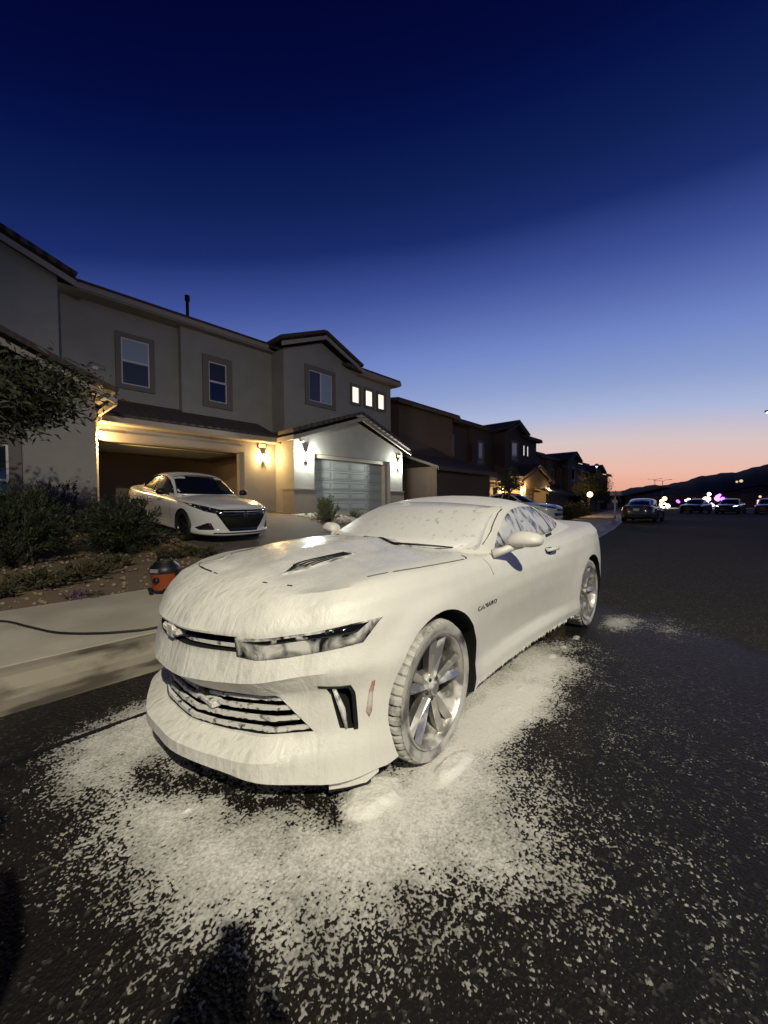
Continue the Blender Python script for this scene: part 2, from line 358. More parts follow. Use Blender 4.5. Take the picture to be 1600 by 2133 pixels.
def patch(name, poly, axis, bvh, m, parent, off=.004, thick=.006, step=.04, d=None, smooth=True):
    """a thin panel laid on the car's surface: poly is drawn in the plane seen along axis"""
    put = {'y': lambda p: (p[0], 3, p[1]), '-y': lambda p: (p[0], -3, p[1]), 'x': lambda p: (3, p[0], p[1]), '-x': lambda p: (-6, p[0], p[1]), 'z': lambda p: (p[0], p[1], 3)}[axis]
    dr = Vector(d) if d else Vector({'y': (0, -1, 0), '-y': (0, 1, 0), 'x': (-1, 0, 0), '-x': (1, 0, 0), 'z': (0, 0, -1)}[axis])
    b = resample(poly, step); nb = len(b); P = np.array(b); x0, y0 = P.min(0); x1, y1 = P.max(0)
    inner = []
    for gx in np.arange(x0 + step / 2, x1, step):
        for gy in np.arange(y0 + step / 2, y1, step):
            if min((gx - u) ** 2 + (gy - v) ** 2 for u, v in b) > (step * .45) ** 2: inner.append((gx, gy))
    pts = [Vector(p) for p in b + inner]
    co, _, fa, *_ = delaunay_2d_cdt(pts, [], [list(range(nb))], 1, 1e-6)
    outer = []; nor = []
    for p in co:
        o = Vector(put(p)); h = bvh.ray_cast(o, dr)
        if h[0] is None: h = bvh.find_nearest(o + dr * 2.2)
        n = h[1]; n = n if n.dot(dr) < 0 else -n
        outer.append(h[0]); nor.append(n)
    vs = [h + n * off for h, n in zip(outer, nor)] + [h + n * (off - thick) for h, n in zip(outer, nor)]; k = len(co)
    fs = [tuple(f) for f in fa] + [tuple(i + k for i in f)[::-1] for f in fa]
    from collections import Counter
    ed = Counter(); 
    for f in fa:
        for i in range(len(f)): ed[(f[i], f[(i + 1) % len(f)])] += 1
    fs += [(a, bb, bb + k, a + k)[::-1] for (a, bb) in ed if (bb, a) not in ed]
    o = mk(name, vs, fs, m, parent, smooth)
    bm = bmesh.new(); bm.from_mesh(o.data); bmesh.ops.recalc_face_normals(bm, faces=bm.faces); bm.to_mesh(o.data); bm.free()
    return o
def ribbon(line, w):
    L = [np.array(p, float) for p in line]; a = []; b = []
    for i, p in enumerate(L):
        d = L[min(i + 1, len(L) - 1)] - L[max(i - 1, 0)]; d /= np.linalg.norm(d) + 1e-9; n = np.array([-d[1], d[0]])
        ww = w if not isinstance(w, (list, tuple)) else w[i]
        a.append(tuple(p + n * ww / 2)); b.append(tuple(p - n * ww / 2))
    return a + b[::-1]
def cut(o, cutters):
    for c in cutters:
        md = o.modifiers.new('cut', 'BOOLEAN'); md.object = c; md.operation = 'DIFFERENCE'; md.solver = 'EXACT'; md.material_mode = 'TRANSFER'
    dg = bpy.context.evaluated_depsgraph_get(); me = bpy.data.meshes.new_from_object(o.evaluated_get(dg)); o.modifiers.clear(); o.data = me
    for c in cutters: bpy.data.objects.remove(c)
    me.shade_smooth()
    me.set_sharp_from_angle(angle=R(38))
def flip_poly(p): return [(-a, b) for a, b in p][::-1]

# wheels (origin at hub centre, +y outward)
TYRE_F = two('foamed_tyre', (.50, .485, .44), (.05, .048, .045), .27, .50, 6, (1.3, 5, 1.3), .6, .5, detail=7, bump=.2)
RIM_F = two('foamed_alloy', (.66, .64, .59), (.52, .50, .47), .52, .66, 9, (1, 1, 1), .5, .33, 0, .8, detail=6, bump=.15)
TYRE = mat('tyre_rubber', (.012, .012, .012), .6)
RIM_B = mat('black_alloy', (.02, .02, .022), .25, .6)
STEEL = mat('brake_steel', (.25, .24, .23), .45, 1)
DISC = mat('brake_disc', (.05, .05, .05), .5, .8)
def wheel_parts(parent, rim_r, tyre_r, wid, tm, rm, spokes=5, dual=True, treads=True, detail=True):
    w = wid / 2; ob = []
    prof = [(rim_r + .004, -w + .01), (rim_r + .03, -w), (tyre_r - .02, -w + .005), (tyre_r, -w + .03), (tyre_r + .002, -w * .35), (tyre_r + .002, w * .35), (tyre_r, w - .03), (tyre_r - .006, w - .018), (tyre_r - .018, w - .004), (rim_r + .055, w), (rim_r + .045, w + .002), (rim_r + .02, w - .004), (rim_r + .004, w - .014)]
    n = 192 if treads else 48
    def rm_(i, j):
        if not treads: return 0
        if i in (3, 4): return -.013 if (j + 2) % 4 == 0 else 0
        if i in (5, 6, 7): return -.014 if j % 4 == 0 else 0
        return 0
    ob.append(MB().lathe(prof, axis='y', n=n, close=True, rmod=rm_).build('tyre', tm, parent, True))
    if detail: ob[-1].data.set_sharp_from_angle(angle=R(30))
    r = rim_r; b = MB()
    b.lathe([(r + .004, w - .012), (r + .003, w - .002), (r - .006, w - .001), (r - .014, w - .012), (r - .022, w - .05), (r - .03, -w + .02), (r - .02, -w + .01), (r + .002, -w + .012)], axis='y', n=64, close=True)
    rim = b.build('rim', rm, parent, True); rim.data.set_sharp_from_angle(angle=R(35)); ob.append(rim)
    sp = MB()
    for k in range(spokes):
        a0 = 2 * math.pi * k / spokes + R(100)
        for s in ((-1, 1) if dual else (0,)):
            ai = a0 + s * R(9); ao = a0 + s * R(9.5)
            def pt(ang, rad, t, y): return (rad * math.cos(ang) - t * math.sin(ang), y, rad * math.sin(ang) + t * math.cos(ang))
            hw, ho = (.016, .032) if dual else (.03, .045)
            ra, rb = .055, r - .012
            # outer flat + ridge + back: a faceted bar
            inn = [pt(ai, ra, -hw, w - .058), pt(ai, ra, s * hw * .2, w - .034), pt(ai, ra, hw, w - .058), pt(ai, ra, 0, w - .10)]
            mid = [pt((ai + ao) / 2, (ra + rb) * .55, -ho * .85, w - .046), pt((ai + ao) / 2, (ra + rb) * .55, s * ho * .3, w - .022), pt((ai + ao) / 2, (ra + rb) * .55, ho * .85, w - .046), pt((ai + ao) / 2, (ra + rb) * .55, 0, w - .10)]
            out = [pt(ao, rb, -ho * .8, w - .036), pt(ao, rb, s * ho * .1, w - .012), pt(ao, rb, ho * .8, w - .036), pt(ao, rb, 0, w - .09)]
            vs = inn + mid + out; fs = [(0, 1, 2, 3), (11, 10, 9, 8)]
            for q in (0, 4): fs += [(q + i, q + (i + 1) % 4, q + 4 + (i + 1) % 4, q + 4 + i) for i in range(4)]
            sp.add(vs, fs)
    ob.append(sp.build('spokes', rm, parent))
    h = MB().lathe([(0, w - .022), (.028, w - .022), (.034, w - .028), (.036, w - .04), (.072, w - .046), (.078, w - .06), (.078, w - .11), (0, w - .11)], axis='y', n=30)
    ob.append(h.build('hub_cap', rm, parent, True)); ob[-1].data.set_sharp_from_angle(angle=R(30))
    lg = MB()
    for k in range(5):
        a = 2 * math.pi * k / 5 + R(64); lg.lathe([(0, w - .034), (.009, w - .036), (.010, w - .05)], c=(.054 * math.cos(a), 0, .054 * math.sin(a)), axis='y', n=10)
    ob += loose(lg, 'lug_nut', BLACK, parent, True)
    ob.append(MB().lathe([(0, w - .135), (r * .72, w - .135), (r * .72, w - .155), (0, w - .155)], axis='y', n=40).build('brake_disc', DISC, parent, True)); ob[-1].data.set_sharp_from_angle(angle=R(30))
    return ob
def put_wheels(root, protos, spots):
    """spots: (x, y, z, steer, side); first builds nothing: copies every sub-part under a new wheel empty"""
    for (x, y, z, st, sd) in spots:
        e = empty('wheel', (x, y, z), st + (0 if sd > 0 else math.pi), parent=root)
        for p in protos:
            c = p.copy(); C.objects.link(c); c.parent = e
    for p in protos: bpy.data.objects.remove(p)

# ================================================================== GROUND
def asphalt():
    m = bpy.data.materials.new('asphalt'); m.use_nodes = True; t = m.node_tree; p = t.nodes['Principled BSDF']
    c = N(t, 'ShaderNodeTexCoord')
    def nz(s, d=4): 
        n = N(t, 'ShaderNodeTexNoise'); n.inputs['Scale'].default_value = s; n.inputs['Detail'].default_value = d; t.links.new(c.outputs['Object'], n.inputs['Vector']); return n.outputs[0]
    vo = N(t, 'ShaderNodeTexVoronoi'); vo.inputs['Scale'].default_value = 70; t.links.new(c.outputs['Object'], vo.inputs['Vector'])
    big = nz(.35, 5); mid = nz(3.2, 6)
    # wet where the rinse water ran (round the washed car), dry further up the street
    sp = N(t, 'ShaderNodeSeparateXYZ'); t.links.new(c.outputs['Object'], sp.inputs[0])
    dx = mth(t, 'SUBTRACT', sp.outputs[0], 2.3); dy = mth(t, 'MULTIPLY', mth(t, 'SUBTRACT', sp.outputs[1], 1.4), 1.25)
    rr = mth(t, 'ADD', mth(t, 'SQRT', mth(t, 'ADD', mth(t, 'MULTIPLY', dx, dx), mth(t, 'MULTIPLY', dy, dy))), mth(t, 'MULTIPLY', mth(t, 'SUBTRACT', nz(1.1, 4), .5), .9))
    wet = N(t, 'ShaderNodeMapRange'); t.links.new(rr, wet.inputs[0]); wet.inputs[1].default_value = 3.3; wet.inputs[2].default_value = 2.9
    base = N(t, 'ShaderNodeMix', data_type='RGBA'); base.inputs[6].default_value = (.013, .011, .0095, 1); base.inputs[7].default_value = (.036, .030, .025, 1); t.links.new(mth(t, 'ADD', mth(t, 'MULTIPLY', big, .5), mth(t, 'MULTIPLY', mid, .5)), base.inputs['Factor'])
    st = N(t, 'ShaderNodeMix', data_type='RGBA'); t.links.new(base.outputs[2], st.inputs[6]); st.inputs[7].default_value = (.13, .12, .105, 1)
    t.links.new(mth(t, 'MULTIPLY', mth(t, 'GREATER_THAN', vo.outputs['Color'], .82), .6), st.inputs['Factor'])
    wm = N(t, 'ShaderNodeMix', data_type='RGBA', blend_type='MULTIPLY'); t.links.new(wet.outputs[0], wm.inputs['Factor']); t.links.new(st.outputs[2], wm.inputs[6]); wm.inputs[7].default_value = (.45, .45, .46, 1)
    t.links.new(wm.outputs[2], p.inputs['Base Color'])
    ro = N(t, 'ShaderNodeMapRange'); t.links.new(wet.outputs[0], ro.inputs[0]); ro.inputs[3].default_value = .85; ro.inputs[4].default_value = .5; p.inputs['Specular IOR Level'].default_value = .22; t.links.new(ro.outputs[0], p.inputs['Roughness'])
    b = N(t, 'ShaderNodeBump'); b.inputs['Strength'].default_value = .9; b.inputs['Distance'].default_value = .006
    t.links.new(mth(t, 'ADD', vo.outputs['Distance'], mth(t, 'MULTIPLY', nz(120, 2), .6)), b.inputs['Height']); t.links.new(b.outputs[0], p.inputs['Normal'])
    return m
ASPH = asphalt()
SOIL = mat('desert_soil', (.16, .115, .07), .95, bump=.6, bscale=45, vary=.35, vscale=5)
g = MB(); g.add([(-900, -900, -.05), (1600, -900, -.05), (1600, 900, -.05), (-900, 900, -.05)], [(0, 1, 2, 3)]); g.build('ground', SOIL, kind='structure')
def kb(X): return .14 * (sstep(10, 20, X) * .5 * np.clip(X - 10, 0, 10) + np.clip(X - 20, 0, 400) + np.where(X > 20, 0, 0)) + .0 * X   # the street bends gently left
def strip(name, xs, prof, m):
    """profile (y, z) swept along the kerb line"""
    V = [(x, y + float(kb(x)), z) for x in xs for y, z in prof]; k = len(prof)
    F = [(i * k + j, (i + 1) * k + j, (i + 1) * k + j + 1, i * k + j + 1) for i in range(len(xs) - 1) for j in range(k - 1)]
    return mk(name, V, F, m, kind='structure')
xk = np.concatenate([np.linspace(-30, 9, 14), np.linspace(10, 64, 55)])
strip('road', xk, [(-40, 0), (3.36, 0)], ASPH)
rd = MB(); rd.add([(64, -40, 0), (76, -40, 0), (76, 70, 0), (64, 70, 0)], [(0, 1, 2, 3)]); rd.build('cross_road', ASPH, kind='structure')
GUT = two('gutter_concrete', (.30, .265, .20), (.10, .085, .06),   .42, .56, 2.4, (.8, 1.5, 1), .8, .4, detail=9, bump=.05)
strip('kerb', xk, [(3.36, -.04), (3.36, .004), (3.62, .0), (3.70, .03), (3.78, .11), (3.84, .125), (3.95, .128), (3.95, -.04)], GUT)
for i in range(31):
    x0 = -30 + i * 3; xx = [x0 + .007, x0 + 1.0, x0 + 2.0, x0 + 2.993]
    V = []; F = []
    for q, x in enumerate(xx):
        o = float(kb(x)); V += [(x, 3.955 + o, -.04), (x, 3.955 + o, .135), (x, 6.0 + o, .14), (x, 6.0 + o, -.04)]
        if q: b = 4 * q; F += [(b - 4 + r, b + r, b + (r + 1) % 4, b - 4 + (r + 1) % 4) for r in range(3)]
    if i == 0: SV, SF = [], []
    n0 = len(SV); SV += V; SF += [tuple(t + n0 for t in f) for f in F] + [(n0, n0 + 1, n0 + 2, n0 + 3), (n0 + 15, n0 + 14, n0 + 13, n0 + 12)]
mk('sidewalk', SV, SF, CONC, kind='structure')
strip('road_seam', np.linspace(-6, 9, 40), [(2.70, .0035), (2.715, .0045), (2.735, .0045), (2.75, .0035)], mat('tar_seam', (.006, .006, .006), .5))
kf = MB().box(76.1, 76.4, -40, 70, -.02, .13); kf.build('far_kerb', mat('pale_kerb', (.5, .47, .44), .7), kind='structure')

def pad(X): return .95 - .75 * sstep(17.5, 21, X)
def zg(X, Y):
    Y = Y - kb(X) * (Y < 9)
    t1 = np.clip((Y - 6.0) / 1.3, 0, 1); t2 = np.clip((Y - 7.3) / 6.9, 0, 1)
    h = .21 * sstep(20, 17, X)
    return .13 + h * t1 + (pad(X) - .13 - h) * t2
def sheet(name, xs, ys, fz, m, kind='structure', bumpy=0):
    X, Y = np.meshgrid(xs, ys, indexing='ij'); Z = fz(X, Y) + (RNG.random(X.shape) - .5) * bumpy
    V = np.stack([X, Y, Z], -1).reshape(-1, 3); idx = np.arange(X.size).reshape(X.shape)
    F = np.stack([idx[:-1, :-1], idx[1:, :-1], idx[1:, 1:], idx[:-1, 1:]], -1).reshape(-1, 4)
    return mk_np(name, V, F, m, smooth=True, kind=kind)
def yard():
    X, T = np.meshgrid(np.linspace(-30, 63, 400), np.concatenate([np.linspace(0, .18, 70), np.linspace(.2, 1, 10)]), indexing='ij')
    y0 = 5.99 + kb(X); Y = y0 + (60 - y0) * T; Z = zg(X, Y) - .012 + (RNG.random(X.shape) - .5) * .03
    V = np.stack([X, Y, Z], -1).reshape(-1, 3); idx = np.arange(X.size).reshape(X.shape)
    mk_np('front_yard', V, np.stack([idx[:-1, :-1], idx[1:, :-1], idx[1:, 1:], idx[:-1, 1:]], -1).reshape(-1, 4), SOIL, smooth=True, kind='structure')
yard()
def paver():
    m = mat('driveway_paver', (.13, .105, .085), .8, vary=.3, vscale=2.2); t = m.node_tree; p = t.nodes['Principled BSDF']
    c = N(t, 'ShaderNodeTexCoord'); br = N(t, 'ShaderNodeTexBrick'); br.inputs['Scale'].default_value = 4.5; br.inputs['Mortar Size'].default_value = .02
    t.links.new(c.outputs['Object'], br.inputs['Vector']); b = N(t, 'ShaderNodeBump'); b.inputs['Distance'].default_value = .01; b.inputs['Strength'].default_value = .8
    t.links.new(br.outputs['Fac'], b.inputs['Height']); b.invert = True; t.links.new(b.outputs[0], p.inputs['Normal']); return m
PAV = paver()
def drive(x0f, x1f, x0b, x1b, yb, name='driveway'):
    n = 24; V = []; F = []
    for i in range(n + 1):
        t = i / n; ys = 6.0 + float(kb((x0f + x1f) / 2)); Y = ys + (yb - ys) * t
        for j in range(13):
            X = (x0f + (x0b - x0f) * t) * (1 - j / 12) + (x1f + (x1b - x1f) * t) * j / 12
            V.append((X, Y, float(zg(X, Y)) + .02))
    F = [(i * 13 + j, i * 13 + j + 1, (i + 1) * 13 + j + 1, (i + 1) * 13 + j) for i in range(n) for j in range(12)]
    return mk(name, V, F, PAV, smooth=True, kind='structure')
drive(3.0, 9.0, 2.9, 8.4, 14.7); drive(11.0, 16.0, 10.2, 15.2, 13.7); drive(20.0, 25.0, 25.0, 30.0, 14.7); drive(32.5, 38, 32.5, 38, 13.7)
rocks = MB()
for i in range(420):
    X = random.uniform(8.7, 10.6); Y = random.uniform(10.2, 13.0)
    if X < 8.6 + (13.2 - Y) * .1: continue
    r = random.uniform(.03, .075); rocks.ball((X, Y, float(zg(X, Y)) + r * .3), r, 4, (1, random.uniform(.7, 1.2), .7))
tag(rocks.build('white_gravel', mat('white_rock', (.48, .44, .36), .8, vary=.2), smooth=True), 'pale landscaping rock spread at the foot of the lit pillar', 'gravel', kind='stuff')
# ================================================================== HOUSES (numbers are street coordinates of the first house; others shift by dx, dz)
O0 = Vector((9.5, 14.6, .95))
def quadroof(mb, quad, t=.12): mb.slab(quad, t)
def gable_roof(mb, x0, xa, x1, y0, y1, ze, za, t=.14):
    """two slopes with a ridge along Y, eaves at x0/x1 height ze, ridge xa/za"""
    mb.slab([(x0, y0, ze), (xa, y0, za), (xa, y1, za), (x0, y1, ze)][::-1], t)
    mb.slab([(xa, y0, za), (x1, y0, ze), (x1, y1, ze), (xa, y1, za)][::-1], t)
def fascia_gable(mb, x0, xa, x1, y, ze, za, h=.2, t=.05):
    n = [(x0, ze - .13), (xa, za - .13), (xa, za - .13 - h), (x0, ze - .13 - h)]; mb.prism(n, 'y', y - t * .2, y + t)
    n = [(xa, za - .13), (x1, ze - .13), (x1, ze - .13 - h), (xa, za - .13 - h)]; mb.prism(n, 'y', y - t * .2, y + t)
def window(root, off, x0, x1, z0, z1, y, kind='hung', lit=None, trim=.16, up=None, tm=None, glass=None, proud=.07):
    tm = tm or TRIM
    w = MB(off); w.box(x0 - trim, x1 + trim, y - proud, y, z1, z1 + trim); w.box(x0 - trim, x1 + trim, y - proud, y, z0 - trim, z0)
    w.box(x0 - trim, x0, y - proud, y, z0, z1); w.box(x1, x1 + trim, y - proud, y, z0, z1)
    win = w.build('window', tm, root)
    f = MB(off); e = .045; yf = y - .025
    f.box(x0, x0 + e, yf, y - .004, z0, z1); f.box(x1 - e, x1, yf, y - .004, z0, z1); f.box(x0 + e, x1 - e, yf, y - .004, z1 - e, z1); f.box(x0 + e, x1 - e, yf, y - .004, z0, z0 + e)
    if kind == 'hung': zm = (z0 + z1) / 2 + .02; f.box(x0 + e, x1 - e, yf - .008, y - .004, zm - .03, zm + .03)
    if kind == 'slider': xm = (x0 + x1) / 2; f.box(xm - .03, xm + .03, yf - .008, y - .004, z0 + e, z1 - e)
    f.build('window_frame', VINYL, win)
    p = MB(off); gm = glass or GLASS
    if lit: p.box(x0 + e, x1 - e, y - .012, y - .006, z0 + e, z1 - e); p.build('pane', lit, win)
    elif kind == 'hung':
        zm = (z0 + z1) / 2; p.box(x0 + e, x1 - e, y - .012, y - .006, zm + .03, z1 - e); p.build('pane', up or GLASS, win)
        q = MB(off); q.box(x0 + e, x1 - e, y - .012, y - .006, z0 + e, zm - .03); q.build('pane', gm, win)
    elif kind == 'slider':
        xm = (x0 + x1) / 2; p.box(x0 + e, xm - .03, y - .012, y - .006, z0 + e, z1 - e); p.build('pane', gm, win)
        q = MB(off); q.box(xm + .03, x1 - e, y - .012, y - .006, z0 + e, z1 - e); q.build('pane', up or GLASS, win)
    return win
def sconce(root, off, x, y, z, col, emit, watts, face=(0, -1), scale=1.0):
    dx, dy = face; b = MB(off); c = (x + dx * .10, y + dy * .10)
    b.box(c[0] - .05, c[0] + .05, c[1] - .05, c[1] + .05, z + .13, z + .17); b.box(c[0] - .075, c[0] + .075, c[1] - .075, c[1] + .075, z + .165, z + .185)
    b.box(x + dx * .002 - .04 * abs(dy), x + dx * .022 + .04 * abs(dy), y + dy * .022 - .04 * abs(dx), y + dy * .002 + .04 * abs(dx), z - .05, z + .16)
    b.box(c[0] - .012, c[0] + .012, min(y, c[1]), max(y, c[1]), z + .185, z + .205)
    b.box(c[0] - .055, c[0] + .055, c[1] - .055, c[1] + .055, z - .16, z - .14)
    s = b.build('wall_lamp', BLACK, root)
    gl = MB(off).lathe([(.03, -.138), (.048, -.10), (.052, .06), (.04, .13), (0, .13)], c=(c[0], c[1], z), n=14)
    gl.build('lamp_glass', glow('lit_glass', (*col, 1), emit), s, True)
    l = lamp('bulb', 'POINT', Vector((c[0] + dx * .12, c[1] + dy * .12, z)) - Vector(off), watts, col, .05); l.parent = s
    return s
def garage_door(root, off, x0, x1, z0, z1, y, m, cols=4, rows=5):
    g = MB(off); g.box(x0, x1, y, y + .05, z0, z1); d = g.build('garage_door', m, root); hgt = (z1 - z0) / rows; wd = (x1 - x0) / cols
    p = MB(off)
    for i in range(cols):
        for j in range(rows):
            a, b = x0 + i * wd + .07, x0 + (i + 1) * wd - .07; c, e = z0 + j * hgt + .075, z0 + (j + 1) * hgt - .075
            t = .022   # raised moulding round each panel
            p.box(a, b, y - .016, y - .002, c, c + t); p.box(a, b, y - .016, y - .002, e - t, e); p.box(a, a + t, y - .016, y - .002, c + t, e - t); p.box(b - t, b, y - .016, y - .002, c + t, e - t)
            p.box(a + .05, b - .05, y - .010, y - .002, c + .05, e - .05)
    p.build('panel_moulding', m, d)
    s = MB(off)
    for j in range(1, rows): s.box(x0 + .01, x1 - .01, y - .003, y - .001, z0 + j * hgt - .006, z0 + j * hgt + .006)
    s.build('section_seam', VOID, d); return d

def house(dx, dz, wall_m, main, label, warm_lit=False, slit_lit=True, wing='gable', far=False):
    off = O0; root = empty('stucco_house', O0 + Vector((dx, 0, dz)), 0, label, 'house', 'two-storey houses along the street')
    zb = .0   # below grade
    # ---- walls
    w = MB(off)
    w.box(-4, 2.43, 12.6, 22, zb, 4.22)                                    # front wing, ground floor
    w.build('wing_wall', wall_m, root)
    w = MB(off)
    w.box(-4, 2.1, 15.42, 24, 3.9, 8.3)
    if main: w.prism([(-6.2, 8.3), (2.1, 8.3), (-2.05, 9.9)], 'y', 15.42, 24)
    w.build('tall_gable_wall', wall_m, root)
    w = MB(off); w.box(2.1, 5.82, 16.2, 24, 4.0, 8.45); w.build('upper_wall', wall_m, root)
    w = MB(off); w.box(5.82, 9.76, 15.9, 24, 4.0, 8.45); w.build('upper_wall', wall_m, root)
    w = MB(off); w.box(9.76, 16.95, 14.9, 24, 3.9, 8.22); w.prism([(9.76, 8.22), (14.0, 8.22), (11.9, 9.08)], 'y', 14.9, 24); w.build('upper_wall', wall_m, root)
    w = MB(off); w.box(2.43, 9.1, 14.6, 14.85, 3.47, 4.05); w.box(7.68, 9.1, 14.6, 14.85, zb, 3.47); w.box(2.43, 2.86, 14.6, 14.85, zb, 3.47)
    w.box(2.43, 9.1, 14.85, 16.2, 3.7, 4.03); w.build('garage_front_wall', wall_m, root)
    # stepped reveal round the left opening
    j = MB(off); j.box(7.50, 7.68, 14.68, 14.9, .9, 3.47); j.box(2.86, 7.68, 14.66, 14.9, 3.33, 3.468); j.box(2.86, 7.68, 14.555, 14.598, 3.36, 3.60)
    loose(j, 'garage_frame', FASCIA if main else wall_m, root)
    # lower right block with its two pillars
    w = MB(off); w.box(9.1, 9.3, 13.25, 15.2, zb, 4.0); w.box(9.3, 10.12, 13.25, 13.75, zb, 4.0); w.box(15.0, 16.0, 13.25, 13.75, zb, 4.0); w.box(15.8, 16.0, 13.75, 15.2, zb, 4.0)
    w.box(10.12, 15.0, 13.25, 13.75, 3.42, 4.0); w.prism([(9.1, 4.0), (16.0, 4.0), (12.65, 5.12)], 'y', 13.25, 15.0); w.build('gable_front_wall', wall_m, root)
    ws = MB(off); ws.box(9.04, 10.16, 13.19, 13.248, zb, 1.86); ws.box(9.04, 9.098, 13.248, 14.0, zb, 1.86); ws.box(14.96, 16.06, 13.19, 13.248, zb, 1.86)
    ws.box(9.02, 10.18, 13.17, 13.248, 1.862, 1.91); ws.box(14.94, 16.08, 13.17, 13.248, 1.862, 1.91); ws.box(9.02, 9.098, 13.248, 14.02, 1.862, 1.91)
    loose(ws, 'wainscot', STUCCO_D if main else wall_m, root)
    fr = MB(off); fr.box(10.12, 10.30, 13.45, 13.74, .9, 3.42); fr.box(14.82, 15.0, 13.45, 13.74, .9, 3.42); fr.box(10.12, 15.0, 13.40, 13.74, 3.26, 3.418); loose(fr, 'garage_frame', FASCIA if main else wall_m, root)
    garage_door(root, off, 10.3, 14.82, .93, 3.26, 13.7, GDOOR if main else wall_m, 4, 5)
    # ---- roofs
    r = MB(off)
    if wing == 'gable': gable_roof(r, -4.4, -.9, 2.85, 12.25, 16, 4.28, 5.9)
    else: r.slab([(-4.4, 12.25, 4.2), (2.85, 12.25, 4.2), (2.85, 15.4, 5.3), (-4.4, 15.4, 5.3)], .14)
    wr = r.build('roof', ROOF, root)
    r = MB(off); r.slab([(2.3, 14.15, 4.12), (9.0, 14.15, 4.12), (9.0, 16.2, 5.02), (2.3, 16.2, 5.02)], .12); r.build('skirt_roof', ROOF, root)
    r = MB(off); zr_ = 10.1 if main else 9.2; r.slab([(1.7, 15.55, 8.52), (10.2, 15.55, 8.52), (10.2, 20, zr_), (1.7, 20, zr_)], .14); main_roof = r.build('roof', ROOF, root)
    r = MB(off)
    if main: gable_roof(r, -6.6, -2.05, 2.5, 15.0, 22, 8.32, 10.05)
    else: r.slab([(-4.5, 15.0, 8.5), (2.5, 15.0, 8.5), (2.5, 20, 9.2), (-4.5, 20, 9.2)], .14)
    r.build('roof', ROOF, root)
    r = MB(off); gable_roof(r, 9.4, 11.85, 14.3, 14.45, 20, 8.42, 9.42); r.slab([(13.2, 14.45, 8.36), (17.35, 14.45, 8.36), (17.35, 20, 9.9), (13.2, 20, 9.9)], .14); r.build('roof', ROOF, root)
    r = MB(off); gable_roof(r, 8.85, 12.65, 16.3, 12.85, 15.0, 4.12, 5.42); r.build('porch_roof', ROOF, root)
    # ---- eave boards
    f = MB(off)
    if wing == 'gable': fascia_gable(f, -4.4, -.9, 2.85, 12.26, 4.28, 5.9, .16); f.box(2.80, 2.86, 12.3, 14.2, 3.98, 4.14)
    else: f.box(-4.4, 2.85, 12.2, 12.25, 3.95, 4.16)
    if main: fascia_gable(f, -6.6, -2.05, 2.5, 15.01, 8.32, 10.05, .18)
    else: f.box(-4.5, 2.5, 14.95, 15.0, 8.2, 8.38)
    fascia_gable(f, 9.4, 11.85, 14.3, 14.46, 8.42, 9.42, .18); fascia_gable(f, 8.85, 12.65, 16.3, 12.86, 4.12, 5.42, .16)
    f.box(2.5, 9.4, 15.5, 15.56, 8.22, 8.40); f.box(14.25, 17.35, 14.40, 14.46, 8.06, 8.24); f.box(17.30, 17.36, 14.46, 20, 8.06, 8.24)
    loose(f, 'fascia', FASCIA if main else DARKTAN, root)
    f = MB(off); f.box(2.86, 8.84, 14.10, 14.155, 3.84, 4.02); f.box(2.86, 9.1, 14.155, 14.6, 3.82, 3.86); f.box(8.84, 8.90, 12.9, 14.1, 3.84, 4.02); loose(f, 'lower_fascia', FASCIA if main else DARKTAN, root)
    so = MB(off); so.box(2.1, 9.7, 15.56, 16.2, 8.18, 8.22); so.box(14.2, 17.3, 14.46, 14.9, 8.02, 8.06); loose(so, 'soffit', wall_m, root)
    # ---- windows
    dk = mat('dark_glass', (.01, .01, .012), .08, spec=.7)
    if main:
        window(root, off, 3.9, 4.8, 5.62, 7.27, 16.2, 'hung', up=PALE_PANE, trim=.17, glass=mat('screen_glass', (.05, .06, .075), .25))
        window(root, off, 6.85, 7.6, 5.5, 7.12, 15.9, 'hung', trim=.24, glass=dk, up=mat('screen_glass', (.03, .03, .035), .2))
        window(root, off, 11.1, 12.5, 6.15, 7.6, 14.9, 'slider', trim=.22, up=PALE_PANE, glass=mat('screen_glass', (.05, .055, .07), .25))
        lw = glow('lit_window', (1, .88, .62, 1), 1.35)
        for a, b in ((13.87, 14.38), (14.86, 15.40), (15.85, 16.36)): window(root, off, a, b, 6.57, 7.44, 14.9, 'fixed', lit=lw, trim=.12)
        window(root, off, -.9, .74, 1.0, 2.75, 12.6, 'hung', trim=.22, glass=dk, proud=.12)
    else:
        tt = mat('pale_window_trim', (.20, .175, .15), .8) if not far else None
        window(root, off, 2.3, 3.35, 5.9, 7.2, 16.2, 'fixed', trim=.2, glass=dk, lit=dk, tm=tt)
        window(root, off, 6.85, 7.6, 5.5, 7.12, 15.9, 'fixed', trim=.2, lit=dk)
        window(root, off, 11.1, 12.3, 6.0, 7.5, 14.9, 'fixed', trim=.2, lit=dk)
        for a, b in ((13.6, 13.95), (14.5, 14.85)): window(root, off, a, b, 6.5, 7.5, 14.9, 'fixed', lit=glow('lit_window', (1, .85, .75, 1), .9) if slit_lit else dk, trim=.08)
        garage_door(root, off, 2.9, 7.6, .93, 3.3, 14.75, wall_m, 4, 4)
